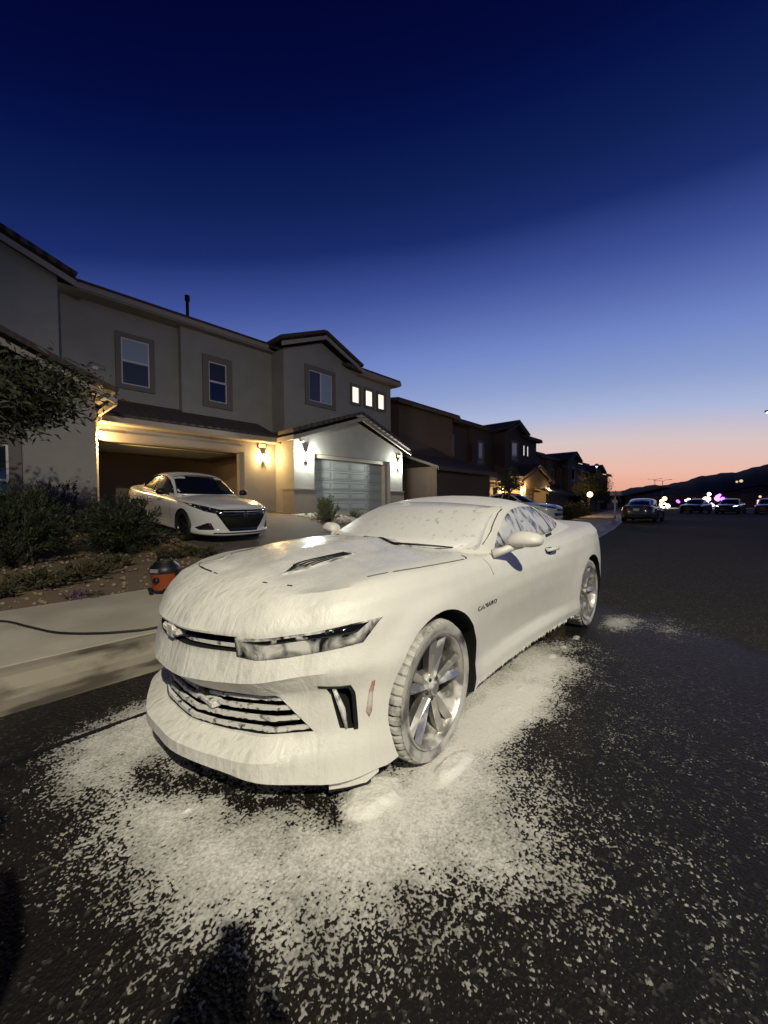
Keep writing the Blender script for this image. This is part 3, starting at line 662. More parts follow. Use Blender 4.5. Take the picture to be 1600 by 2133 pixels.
    # ---- garage interior
    if main:
        gi = MB(off); gi.box(2.5, 9.0, 20.9, 21, .9, 3.7); gi.box(2.44, 2.5, 14.85, 20.9, .9, 3.7); gi.box(9.0, 9.08, 15.2, 20.9, .9, 3.7); gi.box(2.5, 9.0, 16.2, 20.9, 3.6, 3.7)
        gi.build('garage_inner_wall', mat('garage_wall', (.30, .24, .18), .9, bump=.1), root)
        gf = MB(off); gf.box(2.5, 9.0, 14.6, 20.9, .86, .962); gf.build('garage_floor', CONC, root)
        op = MB(off); op.tube([(3.0, 15.4, 3.3), (3.0, 19, 3.3)], .03, 6); op.tube([(7.5, 15.4, 3.3), (7.5, 19, 3.3)], .03, 6); op.tube([(5.2, 15.0, 3.42), (5.2, 18.5, 3.42)], .035, 6); loose(op, 'door_track', STEEL, root)
        dp = MB(off); dp.box(2.95, 7.55, 15.6, 18.0, 3.36, 3.40); dp.build('raised_garage_door', GDOOR, root)
    if main:
        sconce(root, off, 8.5, 14.6, 3.22, WARM, 40, 120)
        sconce(root, off, 2.64, 14.6, 3.22, WARM, 40, 330)
        sconce(root, off, 9.68, 13.25, 3.28, COOL, 60, 280)
        sconce(root, off, 15.62, 13.25, 3.30, COOL, 110, 280)
        n = MB(off); n.box(8.27, 8.62, 14.555, 14.598, 3.60, 3.80); ab = n.build('address_light', BLACK, root)
        n = MB(off); n.box(8.29, 8.60, 14.548, 14.554, 3.62, 3.78); n.build('lit_panel', glow('lit_panel', (1, .78, .38, 1), .9), ab)
        n = MB(off); n.box(15.5, 15.8, 13.205, 13.248, 3.66, 3.83); ab = n.build('address_light', BLACK, root)
        n = MB(off); n.box(15.52, 15.78, 13.198, 13.204, 3.68, 3.81); n.build('lit_panel', glow('lit_panel', (1, .7, .3, 1), .9), ab)
        cm = MB(off); cm.ball((9.45, 13.12, 3.86), .06, 6); cm.box(9.42, 9.48, 13.14, 13.25, 3.84, 3.88); cm.build('security_camera', VINYL, root, True)
        vp = MB(off); vp.tube([(7.05, 18.4, 9.3), (7.05, 18.4, 10.55)], .07, 10); vp.lathe([(.11, 10.5), (.11, 10.72), (0, 10.74)], c=(7.05, 18.4, 0), n=12); vp.build('roof_vent_pipe', BLACK, main_roof)
        vt = MB(off); vt.box(3.05, 3.22, 16.12, 16.2, 5.9, 6.02); vt.build('wall_vent', VINYL, root)
    elif warm_lit:
        sconce(root, off, 8.5, 14.6, 3.1, WARM, 140, 1100)
        sconce(root, off, 9.72, 13.25, 3.2, WARM, 120, 800); sconce(root, off, 15.5, 13.25, 3.2, WARM, 150, 600)
    return root
H1 = house(0, 0, STUCCO, True, 'grey-beige stucco house with an open garage and lit lamps, nearest in the row')
H2 = house(22.3, -.85, BROWN, False, 'dark brown stucco house with warm garage lamps and two lit slit windows', warm_lit=True, wing='flat')
H3 = house(39.5, -2.1, DARKTAN, False, 'unlit tan stucco house beyond the brown one', slit_lit=False, wing='flat', far=True)
H4 = house(52, -2.9, DARKTAN, False, 'farthest dark house of the row before the street lamp', slit_lit=False, wing='flat', far=True)
# things stored in the open garage
bx = empty('cardboard_box', (7.75, 18.6, .962), R(12), 'brown cardboard box at the back of the open garage', 'box')
KRAFT = mat('cardboard', (.30, .19, .10), .9, vary=.1)
MB().box(-.75, .75, -.4, .4, 0, 1.15).build('carton', KRAFT, bx, bevel=.01); MB().box(-.75, .75, -.02, .02, 1.151, 1.154).build('packing_tape', mat('tape', (.38, .28, .16), .4), bx)
tb = empty('storage_bag', (7.3, 18.55, 2.115), R(-8), 'dark bag lying on the cardboard box in the garage', 'bag')
b = MB().ball((0, 0, .2), .32, 10, (1.5, .9, .62)); b.build('bag_body', mat('dark_nylon', (.03, .02, .02), .8, bump=.5, bscale=12), tb, True)
MB().tube([(-.3, 0, .36), (-.15, 0, .46), (.15, 0, .46), (.3, 0, .36)], .02, 8).build('bag_handle', BLACK, tb, True)

for i, (x, y, lb) in enumerate(((3.3, 17.6, 'dark lidded bin at the left inside the open garage'), (3.9, 19.6, 'second dark bin further back inside the open garage'))):
    sb = empty('storage_bin', (x, y, .962), R(10 * i - 4), lb, 'bin', 'bins in the open garage')
    MB().prism([(-.32, 0), (.32, 0), (.38, .62), (-.38, .62)], 'y', -.26, .26).build('tub', mat('bin_plastic', (.03, .028, .03), .5), sb, bevel=.02)
    MB().box(-.41, .41, -.29, .29, .622, .67).build('lid', mat('bin_lid', (.06, .05, .045), .5), sb, bevel=.015)
# ================================================================== PLANTS
def leaf_quads(P, D, ln, wd, droop=0):
    """P (n,3) roots, D (n,3) directions -> thin two-quad leaves"""
    n = len(P); D = D / np.linalg.norm(D, axis=1)[:, None]; A = RNG.normal(size=(n, 3)); Sd = np.cross(D, A); Sd /= np.linalg.norm(Sd, axis=1)[:, None] + 1e-9
    l = ln * (.6 + .8 * RNG.random(n))[:, None]; w = wd * (.6 + .8 * RNG.random(n))[:, None]
    Mi = P + D * l * .5; T = P + D * l; T[:, 2] -= droop * l[:, 0]
    V = np.stack([P, Mi + Sd * w / 2, T, Mi - Sd * w / 2], 1).reshape(-1, 3)
    return V, np.arange(4 * n).reshape(n, 4)
def branch_cloud(c, n_st, length, spread, up_, per, ln, wd, fan=None):
    """stems fan out of the base and carry leaves all along: returns leaves V,F and stem polylines"""
    Ps = []; Ds = []; stems = []
    for i in range(n_st):
        a = RNG.random() * 2 * math.pi; el = up_ * RNG.random() ** .7; L = length * (.6 + .4 * RNG.random())
        d = np.array([math.cos(a) * math.cos(el) * spread[0], math.sin(a) * math.cos(el) * spread[1], math.sin(el) * spread[2]])
        st = np.array(c) + np.array([RNG.normal() * .08, RNG.normal() * .08, 0]); pts = [st]
        for k in range(1, 6):
            t = k / 5; p = st + d * L * t + np.array([0, 0, .12 * L * math.sin(t * 2.4)]) + RNG.normal(size=3) * .02 * L; pts.append(p)
        stems.append(pts)
        m = per; t = RNG.random(m) ** .6 * 5; i0 = np.clip(t.astype(int), 0, 4); fr = (t - i0)[:, None]; pa = np.array(pts)
        p = pa[i0] * (1 - fr) + pa[i0 + 1] * fr; dd = (pa[i0 + 1] - pa[i0]); dd /= np.linalg.norm(dd, axis=1)[:, None] + 1e-9
        Ps.append(p + RNG.normal(size=(m, 3)) * .025 * length); Ds.append(dd * .9 + RNG.normal(size=(m, 3)) * .55 + np.array([0, 0, .25]))
    V, F = leaf_quads(np.concatenate(Ps), np.concatenate(Ds), ln, wd); return V, F, stems
def shrub(name, x, y, length, spread, up_, n_st, per, ln, wd, m, label, cat='bush', group=None, z=None):
    z = float(zg(x, y)) if z is None else z
    r = empty(name, (x, y, z), 0, label, cat, group); V, F, st = branch_cloud((0, 0, 0), n_st, length, spread, up_, per, ln, wd)
    V[:, 2] = np.maximum(V[:, 2], .01)
    mk_np('foliage', V, F, m, r); s = MB()
    for p in st[::max(1, n_st // 40)]: s.tube(p, [.012, .01, .009, .007, .005, .003], 5)
    s.build('stems', BARK, r); return r
shrub('bush', 1.95, 8.3, .95, (1, .9, 1.1), R(80), 150, 110, .085, .018, LEAF_D, 'dark green bush in front of the parked white sedan', group='bushes in the front yard')
shrub('bush', .45, 8.0, 1.02, (1.05, .9, 1.2), R(82), 150, 110, .085, .018, LEAF_D, 'very dark bush at the left edge beside the green bush', group='bushes in the front yard')
GREYL = mat('dry_leaf', (.10, .085, .075), .8, vary=.4, vscale=8)
shrub('dry_shrub', 1.35, 10.9, .95, (.9, .8, 1.25), R(80), 70, 45, .09, .03, GREYL, 'dry greyish shrub against the left house wall', 'shrub')
shrub('bright_shrub', 8.7, 10.75, .72, (.75, .75, 1.25), R(82), 90, 60, .085, .016, LEAF_S, 'pale silvery shrub lit beside the closed garage', 'shrub')
shrub('low_shrub', 10.6, 11.2, .35, (1, 1, 1), R(70), 30, 30, .06, .014, LEAF_S, 'small green tuft right of the pale shrub', 'shrub')
for i, (x, y, L) in enumerate(((.62, 6.75, .42), (1.15, 6.85, .42), (.2, 6.55, .36), (-.25, 6.9, .45), (1.55, 7.2, .38), (3.0, 7.35, .36), (2.55, 7.5, .30))):
    shrub('ground_cover', x, y, L, (1, .8, .55), R(60), 46, 42, .055, .016, LEAF_O,
          ['low olive plant beside the walk below the dark bush', 'low olive plant left of the orange vacuum', 'low olive plant by the left end of the hose', 'low olive plant at the photo\'s left edge', 'low olive plant close under the green bush', 'low olive plant behind the coupe\'s bonnet', 'low olive plant right behind the orange vacuum'][i], 'plant', 'low plants along the sidewalk')
fl = empty('flower_clump', (1.0, 6.12, .14), 0, 'small clump of purple flowers at the sidewalk edge', 'flowers')
V, F, st = branch_cloud((0, 0, 0), 14, .13, (1.2, .8, .7), R(70), 12, .03, .018); mk_np('petals', V, F, PETAL, fl)
V, F, st = branch_cloud((0, 0, -.01), 16, .13, (1.2, .8, .5), R(50), 14, .04, .015); mk_np('leaves', V, F, LEAF_O, fl)
pb = MB()
for i in range(900):
    x = random.uniform(-1, 5.2); y = random.uniform(6.03, 8.4) if random.random() < .8 else random.uniform(8, 12)
    if x > 3.0 and y > 6.0 and not (y < 0): 
        if x > 3.05: continue
    r = random.uniform(.012, .035); pb.ball((x, y, float(zg(x, y)) + r * .2), r, 3, (1, random.uniform(.7, 1.2), .7))
tag(pb.build('pebbles', mat('desert_pebble', (.26, .20, .13), .9, vary=.4, vscale=7), smooth=True), 'brown desert pebbles between the yard plants', 'pebbles', kind='stuff')
def tree(x, y, z, h, crown, label, n=26, per=170, m=LEAF_T, trunk=.07, ln=.11, wd=.035, group='trees along the street'):
    r = empty('tree', (x, y, z), 0, label, 'tree', group); t = MB(); cx, cy, cz, rx, ry, rz = crown
    t.tube([(0, 0, -.05), (.03, .02, h * .3), (cx * .35, cy * .35, h * .6), (cx * .7, cy * .7, h * .8)], [trunk, trunk * .85, trunk * .7, trunk * .5], 8)
    Ps = []; Ds = []
    for i in range(n):
        d = RNG.normal(size=3); d /= np.linalg.norm(d); rr = RNG.random() ** .4
        tip = np.array([cx + d[0] * rx * rr, cy + d[1] * ry * rr, cz + d[2] * rz * rr]); a = np.array([cx * .5, cy * .5, h * (.5 + .25 * RNG.random())])
        mid = a * .5 + tip * .5 + RNG.normal(size=3) * .05; t.tube([a, mid, tip], [trunk * .35, trunk * .2, trunk * .06], 5)
        k = per; u = RNG.random(k)[:, None]; p = mid * (1 - u) + tip * u + RNG.normal(size=(k, 3)) * np.array([.16, .16, .09]) * max(rx, .6)
        Ps.append(p); Ds.append(RNG.normal(size=(k, 3)) + (tip - a) * .6 + np.array([0, 0, -.15]))
    t.build('trunk', BARK, r, True); V, F = leaf_quads(np.concatenate(Ps), np.concatenate(Ds), ln, wd, .2); mk_np('crown', V, F, m, r); return r
tree(-.7, 7.6, .35, 3.0, (.85, -.1, 2.72, 1.35, .75, .56), 'dark leafy tree reaching in from the left in front of the house', 46, 240)
tree(21.2, 9.6, .2, 2.9, (0, 0, 2.3, 1.0, 1.0, .85), 'small bushy tree before the dark brown house', 30, 160, trunk=.06)
tree(34.5, 8.8, .2, 3.4, (0, 0, 2.6, 2.2, 1.5, 1.0), 'spreading dark tree left of the far street lamp', 34, 150, trunk=.09)
tree(46.5, 11.2, .1, 3.4, (0, 0, 2.4, 2.0, 1.8, 1.25), 'round dark tree right of the far street lamp', 34, 150, trunk=.09, ln=.16, wd=.06)
shrub('bush', 25.0, 7.6, 1.3, (1.3, .9, .9), R(70), 80, 70, .14, .035, LEAF_O, 'broad olive bush by the kerb right of the white parked car', group='bushes in the front yard')
shrub('bush', 29.0, 8.2, 1.5, (1.3, .9, .8), R(70), 80, 70, .15, .04, LEAF_O, 'olive bush by the kerb left of the dark parked sedan', group='bushes in the front yard')
tw = empty('bare_sapling', (12.2, 8.9, float(zg(12.2, 8.9))), 0, 'thin bare sapling behind the coupe roof', 'sapling')
t = MB(); t.tube([(0, 0, 0), (.1, 0, .7), (.35, .05, 1.25), (.62, .1, 1.55)], [.014, .012, .008, .004], 5); t.tube([(.05, 0, .2), (.2, .1, .8), (.5, .2, 1.35)], [.012, .008, .003], 5); t.build('stem', mat('pale_twig', (.20, .17, .13), .9), tw)
# ================================================================== the foam-covered coupe (x forward from the front axle, y left, z up)
hero = empty('sports_coupe', (1.626, 2.064, 0), math.pi, 'white two-door coupe covered in thick soap foam at the kerb', 'car')
ZS = 1.0
def hfeat(x, y):
    ay = np.abs(y); hood = sstep(-.7, -.3, x)
    f = .038 * hood * (1 - sstep(.29, .34, ay)) * sstep(.85, .3, x)                 # raised centre of the bonnet
    f = f - .012 * hood * np.exp(-((ay - .62) / .10) ** 2) * (1 - sstep(.5, .8, x))  # dip inside the wing tops
    return f
hero_spec = dict(
    outline=[(.966, 0), (.962, .16), (.922, .31), (.868, .455), (.805, .60), (.685, .72), (.565, .832), (.41, .905), (.25, .936), (0, .948), (-.25, .944), (-.5, .932), (-.9, .918), (-1.4, .914), (-1.9, .922),
             (-2.3, .938), (-2.81, .95), (-3.15, .94), (-3.45, .90), (-3.65, .83), (-3.77, .70), (-3.82, .5), (-3.835, .25), (-3.84, 0)],
    keys=[0, 3, 6, 9, 13, 16, 19, 23],
    #      F            mid          corner       front wheel   door         rear wheel   r.corner     rear
    rows=[[(.17, .45), (.17, .45), (.16, .45), (.17, .45), (.18, .45), (.2, .45), (.24, .45), (.26, .45)],
          [(.165, .07), (.15, .065), (.11, .05), (.16, .06), (.175, .075), (.2, .07), (.25, .07), (.28, .07)],
          [(.195, -.05), (.18, -.045), (.135, -.02), (.175, .02), (.195, .03), (.215, .02), (.28, .02), (.33, .02)],
          [(.245, -.05), (.24, -.045), (.25, -.01), (.25, .012), (.265, .028), (.27, .0), (.38, .01), (.42, .02)],
          [(.285, .05), (.295, .05), (.335, .022), (.34, .008), (.335, .066), (.36, .0), (.46, .0), (.47, .01)],
          [(.43, .088), (.45, .082), (.49, .03), (.47, .004), (.46, .042), (.47, .0), (.55, .0), (.56, .0)],
          [(.51, -.005), (.545, -.006), (.60, -.004), (.60, .0), (.60, .012), (.60, .0), (.64, .0), (.65, .0)],
          [(.645, .035), (.655, .032), (.69, .028), (.70, .003), (.72, .0), (.74, .0), (.74, .01), (.74, .02)],
          [(.735, .02), (.75, .022), (.785, .04), (.80, .014), (.82, .014), (.85, .0), (.86, .03), (.86, .04)],
          [(.795, .062), (.82, .066), (.86, .078), (.90, .045), (.905, .05), (.965, .032), (.98, .05), (.98, .05)],
          [(.855, .125), (.88, .125), (.922, .13), (.955, .105), (.955, .085), (1.01, .10), (1.05, .11), (1.065, .10)]],
    spine=[(.9, .84), (.75, .885), (.55, .958), (.3, 1.005), (0, 1.03), (-.4, 1.035), (-1, 1.02), (-2.6, 1.05), (-3.1, 1.06), (-3.5, 1.075), (-3.8, 1.09)],
    spine_ends=(.45, -3.45), feat=hfeat, crown=2.7, crisp=.92)
bm = car_body(hero_spec)
for v in bm.verts:      # flared wheel arches
    if abs(v.co.y) > .7 and v.co.z < .86:
        for xc in (-.02, -2.83):
            rr_ = math.hypot(v.co.x - xc, v.co.z - .352)
            if rr_ < .56: v.co.y += math.copysign(.016 * float(sstep(.50, .43, rr_)), v.co.y)
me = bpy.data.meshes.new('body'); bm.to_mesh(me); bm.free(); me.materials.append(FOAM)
body = bpy.data.objects.new('body', me); C.objects.link(body); me.shade_smooth()
uncut = bvh_of([body])
cuts = []
for x in (-.045, -2.84):
    for s in (1, -1):
        y0, y1 = sorted((s * .58, s * 1.3)); cuts.append(MB().lathe([(0, y0), (.402, y0), (.402, y1), (0, y1)], c=(x, 0, .352), axis='y', n=72).build('cut', VOID))
slot = [(-.47, .668), (-.25, .657), (0, .652), (.25, .657), (.47, .668), (.47, .738), (.25, .733), (0, .728), (-.25, .733), (-.47, .738)]
low = [(-.735, .335), (-.4, .302), (0, .292), (.4, .302), (.735, .335), (.60, .485), (.33, .452), (0, .436), (-.33, .452), (-.60, .485)]
cuts.append(MB().prism(slot, 'x', .66, 1.3).build('cut', VOID)); cuts.append(MB().prism(low, 'x', .45, 1.3).build('cut', VOID))
for s in (1, -1):
    duct = [(s * .775, .53), (s * .838, .525), (s * .848, .335), (s * .815, .345)]
    cuts.append(MB().prism(duct, 'x', .40, 1.0).build('cut', VOID))
cut(body, cuts); body.parent = hero
cst = [(-.33, .78, .93, .74, .985, .995, .27), (-.45, .80, .93, .742, 1.035, 1.05, .27), (-.62, .812, .93, .73, 1.10, 1.122, .25), (-.85, .815, .93, .705, 1.185, 1.212, .21), (-1.1, .815, .93, .672, 1.262, 1.30, .15), (-1.28, .812, .93, .652, 1.295, 1.348, .11),
       (-1.55, .81, .93, .635, 1.312, 1.378, .05), (-1.85, .808, .93, .622, 1.305, 1.376, 0), (-2.2, .80, .93, .61, 1.268, 1.35, -.04), (-2.55, .79, .94, .60, 1.205, 1.285, -.08), (-2.85, .775, .95, .59, 1.14, 1.212, -.10), (-3.15, .75, .96, .58, 1.08, 1.13, -.12), (-3.40, .72, .96, .56, 1.03, 1.06, -.12)]
CV, CF = cabin_mesh(cst, 60)
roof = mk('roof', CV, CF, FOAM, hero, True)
b_ = bmesh.new(); b_.from_mesh(roof.data); bmesh.ops.recalc_face_normals(b_, faces=b_.faces); b_.to_mesh(roof.data); b_.free()
roof.data.set_sharp_from_angle(angle=R(60))
cab = bvh_of([roof]); bod = bvh_of([body]); bothv = bvh_of([roof, body])
WIND = two('foamed_windscreen', (.74, .725, .68), (.30, .295, .28), .22, .40, 14, (1.2, 2.0, 1), .45, .25, detail=9, bump=.3, rotz=.35)
SGL = two('foamed_side_glass', (.60, .60, .60), (.022, .028, .055), .36, .52, 10, (1.0, 1, .55), .5, .06, detail=9, bump=.25, distort=.6, roty=.5)
ws = []
for y in np.linspace(-.768, .768, 23): ws.append((y, 1.012 + .012 * (1 - (y / .768) ** 2) - .02 * (y / .768) ** 2))
top_ = [(y, 1.318 - .045 * (y / .655) ** 2) for y in np.linspace(.655, -.655, 21)]
patch('windscreen', ws + top_, 'x', cab, WIND, hero, .003, .006, .05)
side = [(-.93, .985), (-1.06, 1.09), (-1.22, 1.18), (-1.42, 1.245), (-1.65, 1.272), (-1.95, 1.268), (-2.2, 1.225), (-2.42, 1.15), (-2.50, 1.10), (-2.40, 1.06), (-2.16, 1.03), (-1.7, 1.003)]
for ax in ('y', '-y'):
    o = patch('side_window', side, ax, cab, SGL, hero, .004, .007, .05)
    patch('window_pillar', ribbon([(-2.02, 1.265), (-2.13, 1.15), (-2.19, 1.035)], .018), ax, cab, BLACK, o, .0065, .004, .05)
    patch('waist_seal', ribbon([(-.90, .972), (-1.2, .985), (-1.7, .992)], .016), ax, bothv, BLACK, hero, .004, .006, .05)
    patch('waist_seal', ribbon([(-1.98, 1.000), (-2.08, 1.006), (-2.15, 1.012)], .024), ax, bothv, BLACK, hero, .006, .006, .05)
for s in (1, -1):   # dark gap between windscreen and pillar
    pil = [(s * .655, 1.285), (s * .70, 1.20), (s * .742, 1.10), (s * .765, 1.02)]
    patch('windscreen_seal', ribbon(pil, .0026), 'x', cab, BLACK, hero, .004, .005, .04)
# bonnet shut line, broken where the foam bridges it
HL = [(.705, 0), (.69, .2), (.655, .36), (.585, .52), (.49, .64), (.36, .715), (.2, .765), (0, .80), (-.25, .815), (-.5, .82)]
def on_curve(pts, a, b, n=14):
    p = np.array(pts); u = np.linspace(0, len(p) - 1, 200); q = catmull(np.arange(len(p)), p, u); L = np.concatenate([[0], np.cumsum(np.linalg.norm(np.diff(q, axis=0), axis=1))]); L /= L[-1]
    return [tuple(np.array([np.interp(t, L, q[:, 0]), np.interp(t, L, q[:, 1])])) for t in np.linspace(a, b, n)]
for (a, b, s, w) in ((.05, .20, -1, .009), (.005, .03, -1, .005), (.22, .34, -1, .005), (.22, .235, 1, .006), (.30, .315, 1, .007), (.53, .60, 1, .005), (.62, .985, 1, .006)):
    ln_ = [(x, s * y) for x, y in on_curve(HL, a, b)]
    patch('bonnet_gap', ribbon(ln_, w), 'z', bod, VOID, hero, .0025, .004, .03)
patch('bonnet_gap', ribbon([(-.5, .82), (-.53, .80), (-.54, .765)], .009), 'z', bod, VOID, hero, .003, .004, .02)
# bonnet vents: louvred, half full of foam
VENT = two('foamed_louvre', (.66, .64, .59), (.03, .03, .03), .38, .54, 8, (1, 3, 1), .5, .3, detail=5, bump=.4)
for s in (1, -1):
    pl = [(.56, .372), (.47, .418), (.30, .438), (.13, .430), (.055, .405), (.05, .375), (.10, .345), (.28, .328), (.46, .345)]
    v = patch('bonnet_vent', [(x, s * y) for x, y in pl], 'z', bod, VENT, hero, .004, .006, .03)
    for k in range(4):
        yy = .346 + k * .020
        patch('louvre', ribbon([(.46 - k * .025, s * yy), (.28, s * (yy + .001)), (.10, s * yy)], .0065), 'z', bod, VOID, v, .0085, .004, .04)
# cowl slits under the windscreen
COWL = two('foamed_cowl', (.6, .58, .54), (.006, .006, .006), .52, .62, 11, (1, 1, 1), .5, .3, detail=6, bump=.3)
for a, b in ((.08, .50), (-.50, -.22)):
    L = [(-.325 - .42 * y * y, y) for y in np.linspace(a, b, 9)]; wv = [.004 + .034 * math.sin(math.pi * min(1, (.06 + i / 9))) for i in range(9)]
    patch('cowl_vent', ribbon(L, wv), 'z', bothv, COWL, hero, .006, .006, .03)
wb = MB().tube([(-.34, .12, 1.035), (-.36, .3, 1.04), (-.46, .52, 1.03), (-.60, .66, 1.012)], [.008, .007, .007, .004], 6)
wb.tube([(-.33, -.5, 1.02), (-.345, -.3, 1.035), (-.345, -.1, 1.04)], [.004, .007, .008], 6); wb.build('wiper', BLACK, hero, True)
# headlamps
LENS = two('foamed_headlamp', (.66, .64, .585), (.012, .012, .013), .38, .60, 10, (1, 1.4, 1), .45, .05, detail=8, bump=.3, distort=.8)
hl = [(.462, .650), (.56, .648), (.66, .660), (.77, .682), (.862, .706), (.872, .74), (.888, .80), (.83, .788), (.74, .765), (.62, .746), (.462, .734)]
for s in (1, -1):
    h = patch('headlight', hl if s > 0 else flip_poly(hl), 'x', uncut, LENS, hero, .004, .008, .03)
    q = [(.50, .722), (.62, .736), (.75, .757), (.865, .79), (.845, .752), (.74, .735), (.60, .716)]
    patch('lamp_brow', q if s > 0 else flip_poly(q), 'x', uncut, two('lamp_glass', (.55, .53, .49), (.006, .006, .007), .56, .66, 14, ra=.5, rb=.05, bump=.2), h, .006, .004, .02)
# grilles
def plan_x(y, inset): 
    P = np.array(hero_spec['outline'])[:8]; return float(np.interp(abs(y), P[:, 1], P[:, 0])) - inset
def slat(name, f, hw, dep, ys, inset, m, parent, jit=0):
    V = []; F = []
    for i, y in enumerate(ys):
        x = plan_x(y, inset); z = f(abs(y)); j = (random.random() - .5) * jit
        V += [(x, y, z - hw - abs(j)), (x, y, z + hw), (x - dep, y, z + hw), (x - dep, y, z - hw)]
        if i: b = 4 * i; F += [(b - 4 + q, b - 4 + (q + 1) % 4, b + (q + 1) % 4, b + q) for q in range(4)]
    F += [(0, 1, 2, 3), tuple(range(len(V) - 4, len(V)))[::-1]]
    o = mk(name, V, F, m, parent); bm = bmesh.new(); bm.from_mesh(o.data); bmesh.ops.recalc_face_normals(bm, faces=bm.faces); bm.to_mesh(o.data); bm.free(); return o
SLAT = two('foamed_slat', (.74, .72, .67), (.03, .03, .03), .33, .47, 30, (1, 1, 1), .5, .3, detail=6, bump=.3)
lowg = empty('lower_grille', parent=hero)
for i, fz in enumerate((.10, .36, .62, .86)):
    fn = lambda ay, fz=fz: (.292 + .043 * (ay / .735) ** 1.6) * (1 - fz) + (.436 + .05 * (ay / .6) ** 1.6) * fz
    w_ = .735 + (.60 - .735) * fz - .01
    slat('slat', fn, .0075, .016, np.linspace(-w_, w_, 90), .055 + .012 * i, SLAT, lowg, .012)
for y in (-.42, -.14, .14, .42):
    MB().box(plan_x(y, .16), plan_x(y, .13), y - .006, y + .006, .30 + .03 * abs(y), .44 + .06 * abs(y)).build('grille_bar', BLACK, lowg)
MB().box(.82, .875, .10, .30, .372, .402).build('plate_bracket', SLAT, lowg, bevel=.006)
MB().box(.83, .872, .14, .22, .405, .438).build('sensor', BLACK, lowg, bevel=.005)
upg = empty('upper_grille', parent=hero)
slat('grille_bar', lambda a: .676 + .012 * (a / .47) ** 2, .0075, .03, np.linspace(-.46, .46, 40), .055, SLAT, upg)
slat('mesh', lambda a: .692 + .012 * (a / .47) ** 2, .034, .01, np.linspace(-.465, .465, 40), .17, BLACK, upg)
bow = MB().prism([(-.095, .683), (-.04, .676), (-.036, .660), (.036, .660), (.04, .676), (.095, .683), (.10, .716), (.045, .710), (.036, .726), (-.036, .726), (-.045, .710), (-.10, .716)], 'x', .90, .952)
bow.build('emblem', FOAM, upg, bevel=.007)
# corner ducts: glossy blade inside
for s in (1, -1):
    d = MB(); d.tube([(.57, s * .80, .52), (.545, s * .825, .43), (.53, s * .835, .345)], [.008, .014, .006], 8); d.build('duct_blade', SLAT, hero, True)
    fr = [(.755, .535), (.845, .53), (.858, .33), (.848, .33), (.836, .518), (.757, .525)]
    patch('duct_trim', fr if s > 0 else flip_poly(fr), 'x', uncut, BLACK, hero, .003, .006, .02)
# black air dam under the lip, foam dripping over it
ad = hero_spec['outline'][:8]; V = []; F = []
seq = [(x, -y) for x, y in ad[:0:-1]] + ad
for i, (x, y) in enumerate(seq):
    n = .12; V += [(x - n, y * .93, .175), (x - n - .03, y * .92, .075), (x - n - .09, y * .90, .075), (x - n - .09, y * .90, .175)]
    if i: b = 4 * i; F += [(b - 4 + q, b - 4 + (q + 1) % 4, b + (q + 1) % 4, b + q) for q in range(4)]
mk('air_dam', V, F, BLACK, hero)
dr = MB()
fine = catmull(np.arange(len(seq)), np.array(seq), np.linspace(0, len(seq) - 1, 230))
for x, y in fine:
    if random.random() < .62:
        L = random.uniform(.006, .028); z0 = .182 - .045 * sstep(.55, .85, abs(y)) ; r = random.uniform(.003, .008)
        dr.tube([(x - .03, y * .985, z0), (x - .032, y * .985, z0 - L * .6), (x - .033, y * .985, z0 - L)], [r * 1.5, r, r * .35], 6)
for s_ in (1, -1):
    for k in range(70):
        x = random.uniform(-2.38, -.48); hit = uncut.ray_cast(Vector((x, s_ * 3, .215)), Vector((0, -s_, 0)))
        if hit[0]:
            L = random.uniform(.008, .03); r = random.uniform(.003, .007); y = hit[0].y - s_ * .006
            dr.tube([(x, y, .205), (x, y, .198 - L * .5), (x, y, .195 - L)], [r * 1.5, r, r * .3], 6)
dr.build('foam_drip', FOAM, hero, True, 'stuff')
# splitter corner that hangs lower in front of the wheel
for s in (1, -1):
    V = []; F = []
    cs = [(.60, .795), (.53, .845), (.46, .882), (.405, .905)]
    for i, (x, y) in enumerate(cs):
        zb = .085 + (.03 if i == 3 else 0); V += [(x, s * y, .16), (x - .006, s * (y - .004), zb), (x - .05, s * (y - .05), zb), (x - .05, s * (y - .05), .16)]
        if i: b = 4 * i; F += [(b - 4 + q, b - 4 + (q + 1) % 4, b + (q + 1) % 4, b + q) for q in range(4)]
    F += [(0, 1, 2, 3), (15, 14, 13, 12)]
    o = mk('corner_splitter', V, F, FOAM, hero); bm = bmesh.new(); bm.from_mesh(o.data); bmesh.ops.recalc_face_normals(bm, faces=bm.faces); bm.to_mesh(o.data); bm.free()
    MB().prism([(.585, s * .775), (.50, s * .825), (.415, s * .868), (.39, s * .84), (.54, s * .74)], 'z', .058, .084).build('splitter_edge', BLACK, hero)
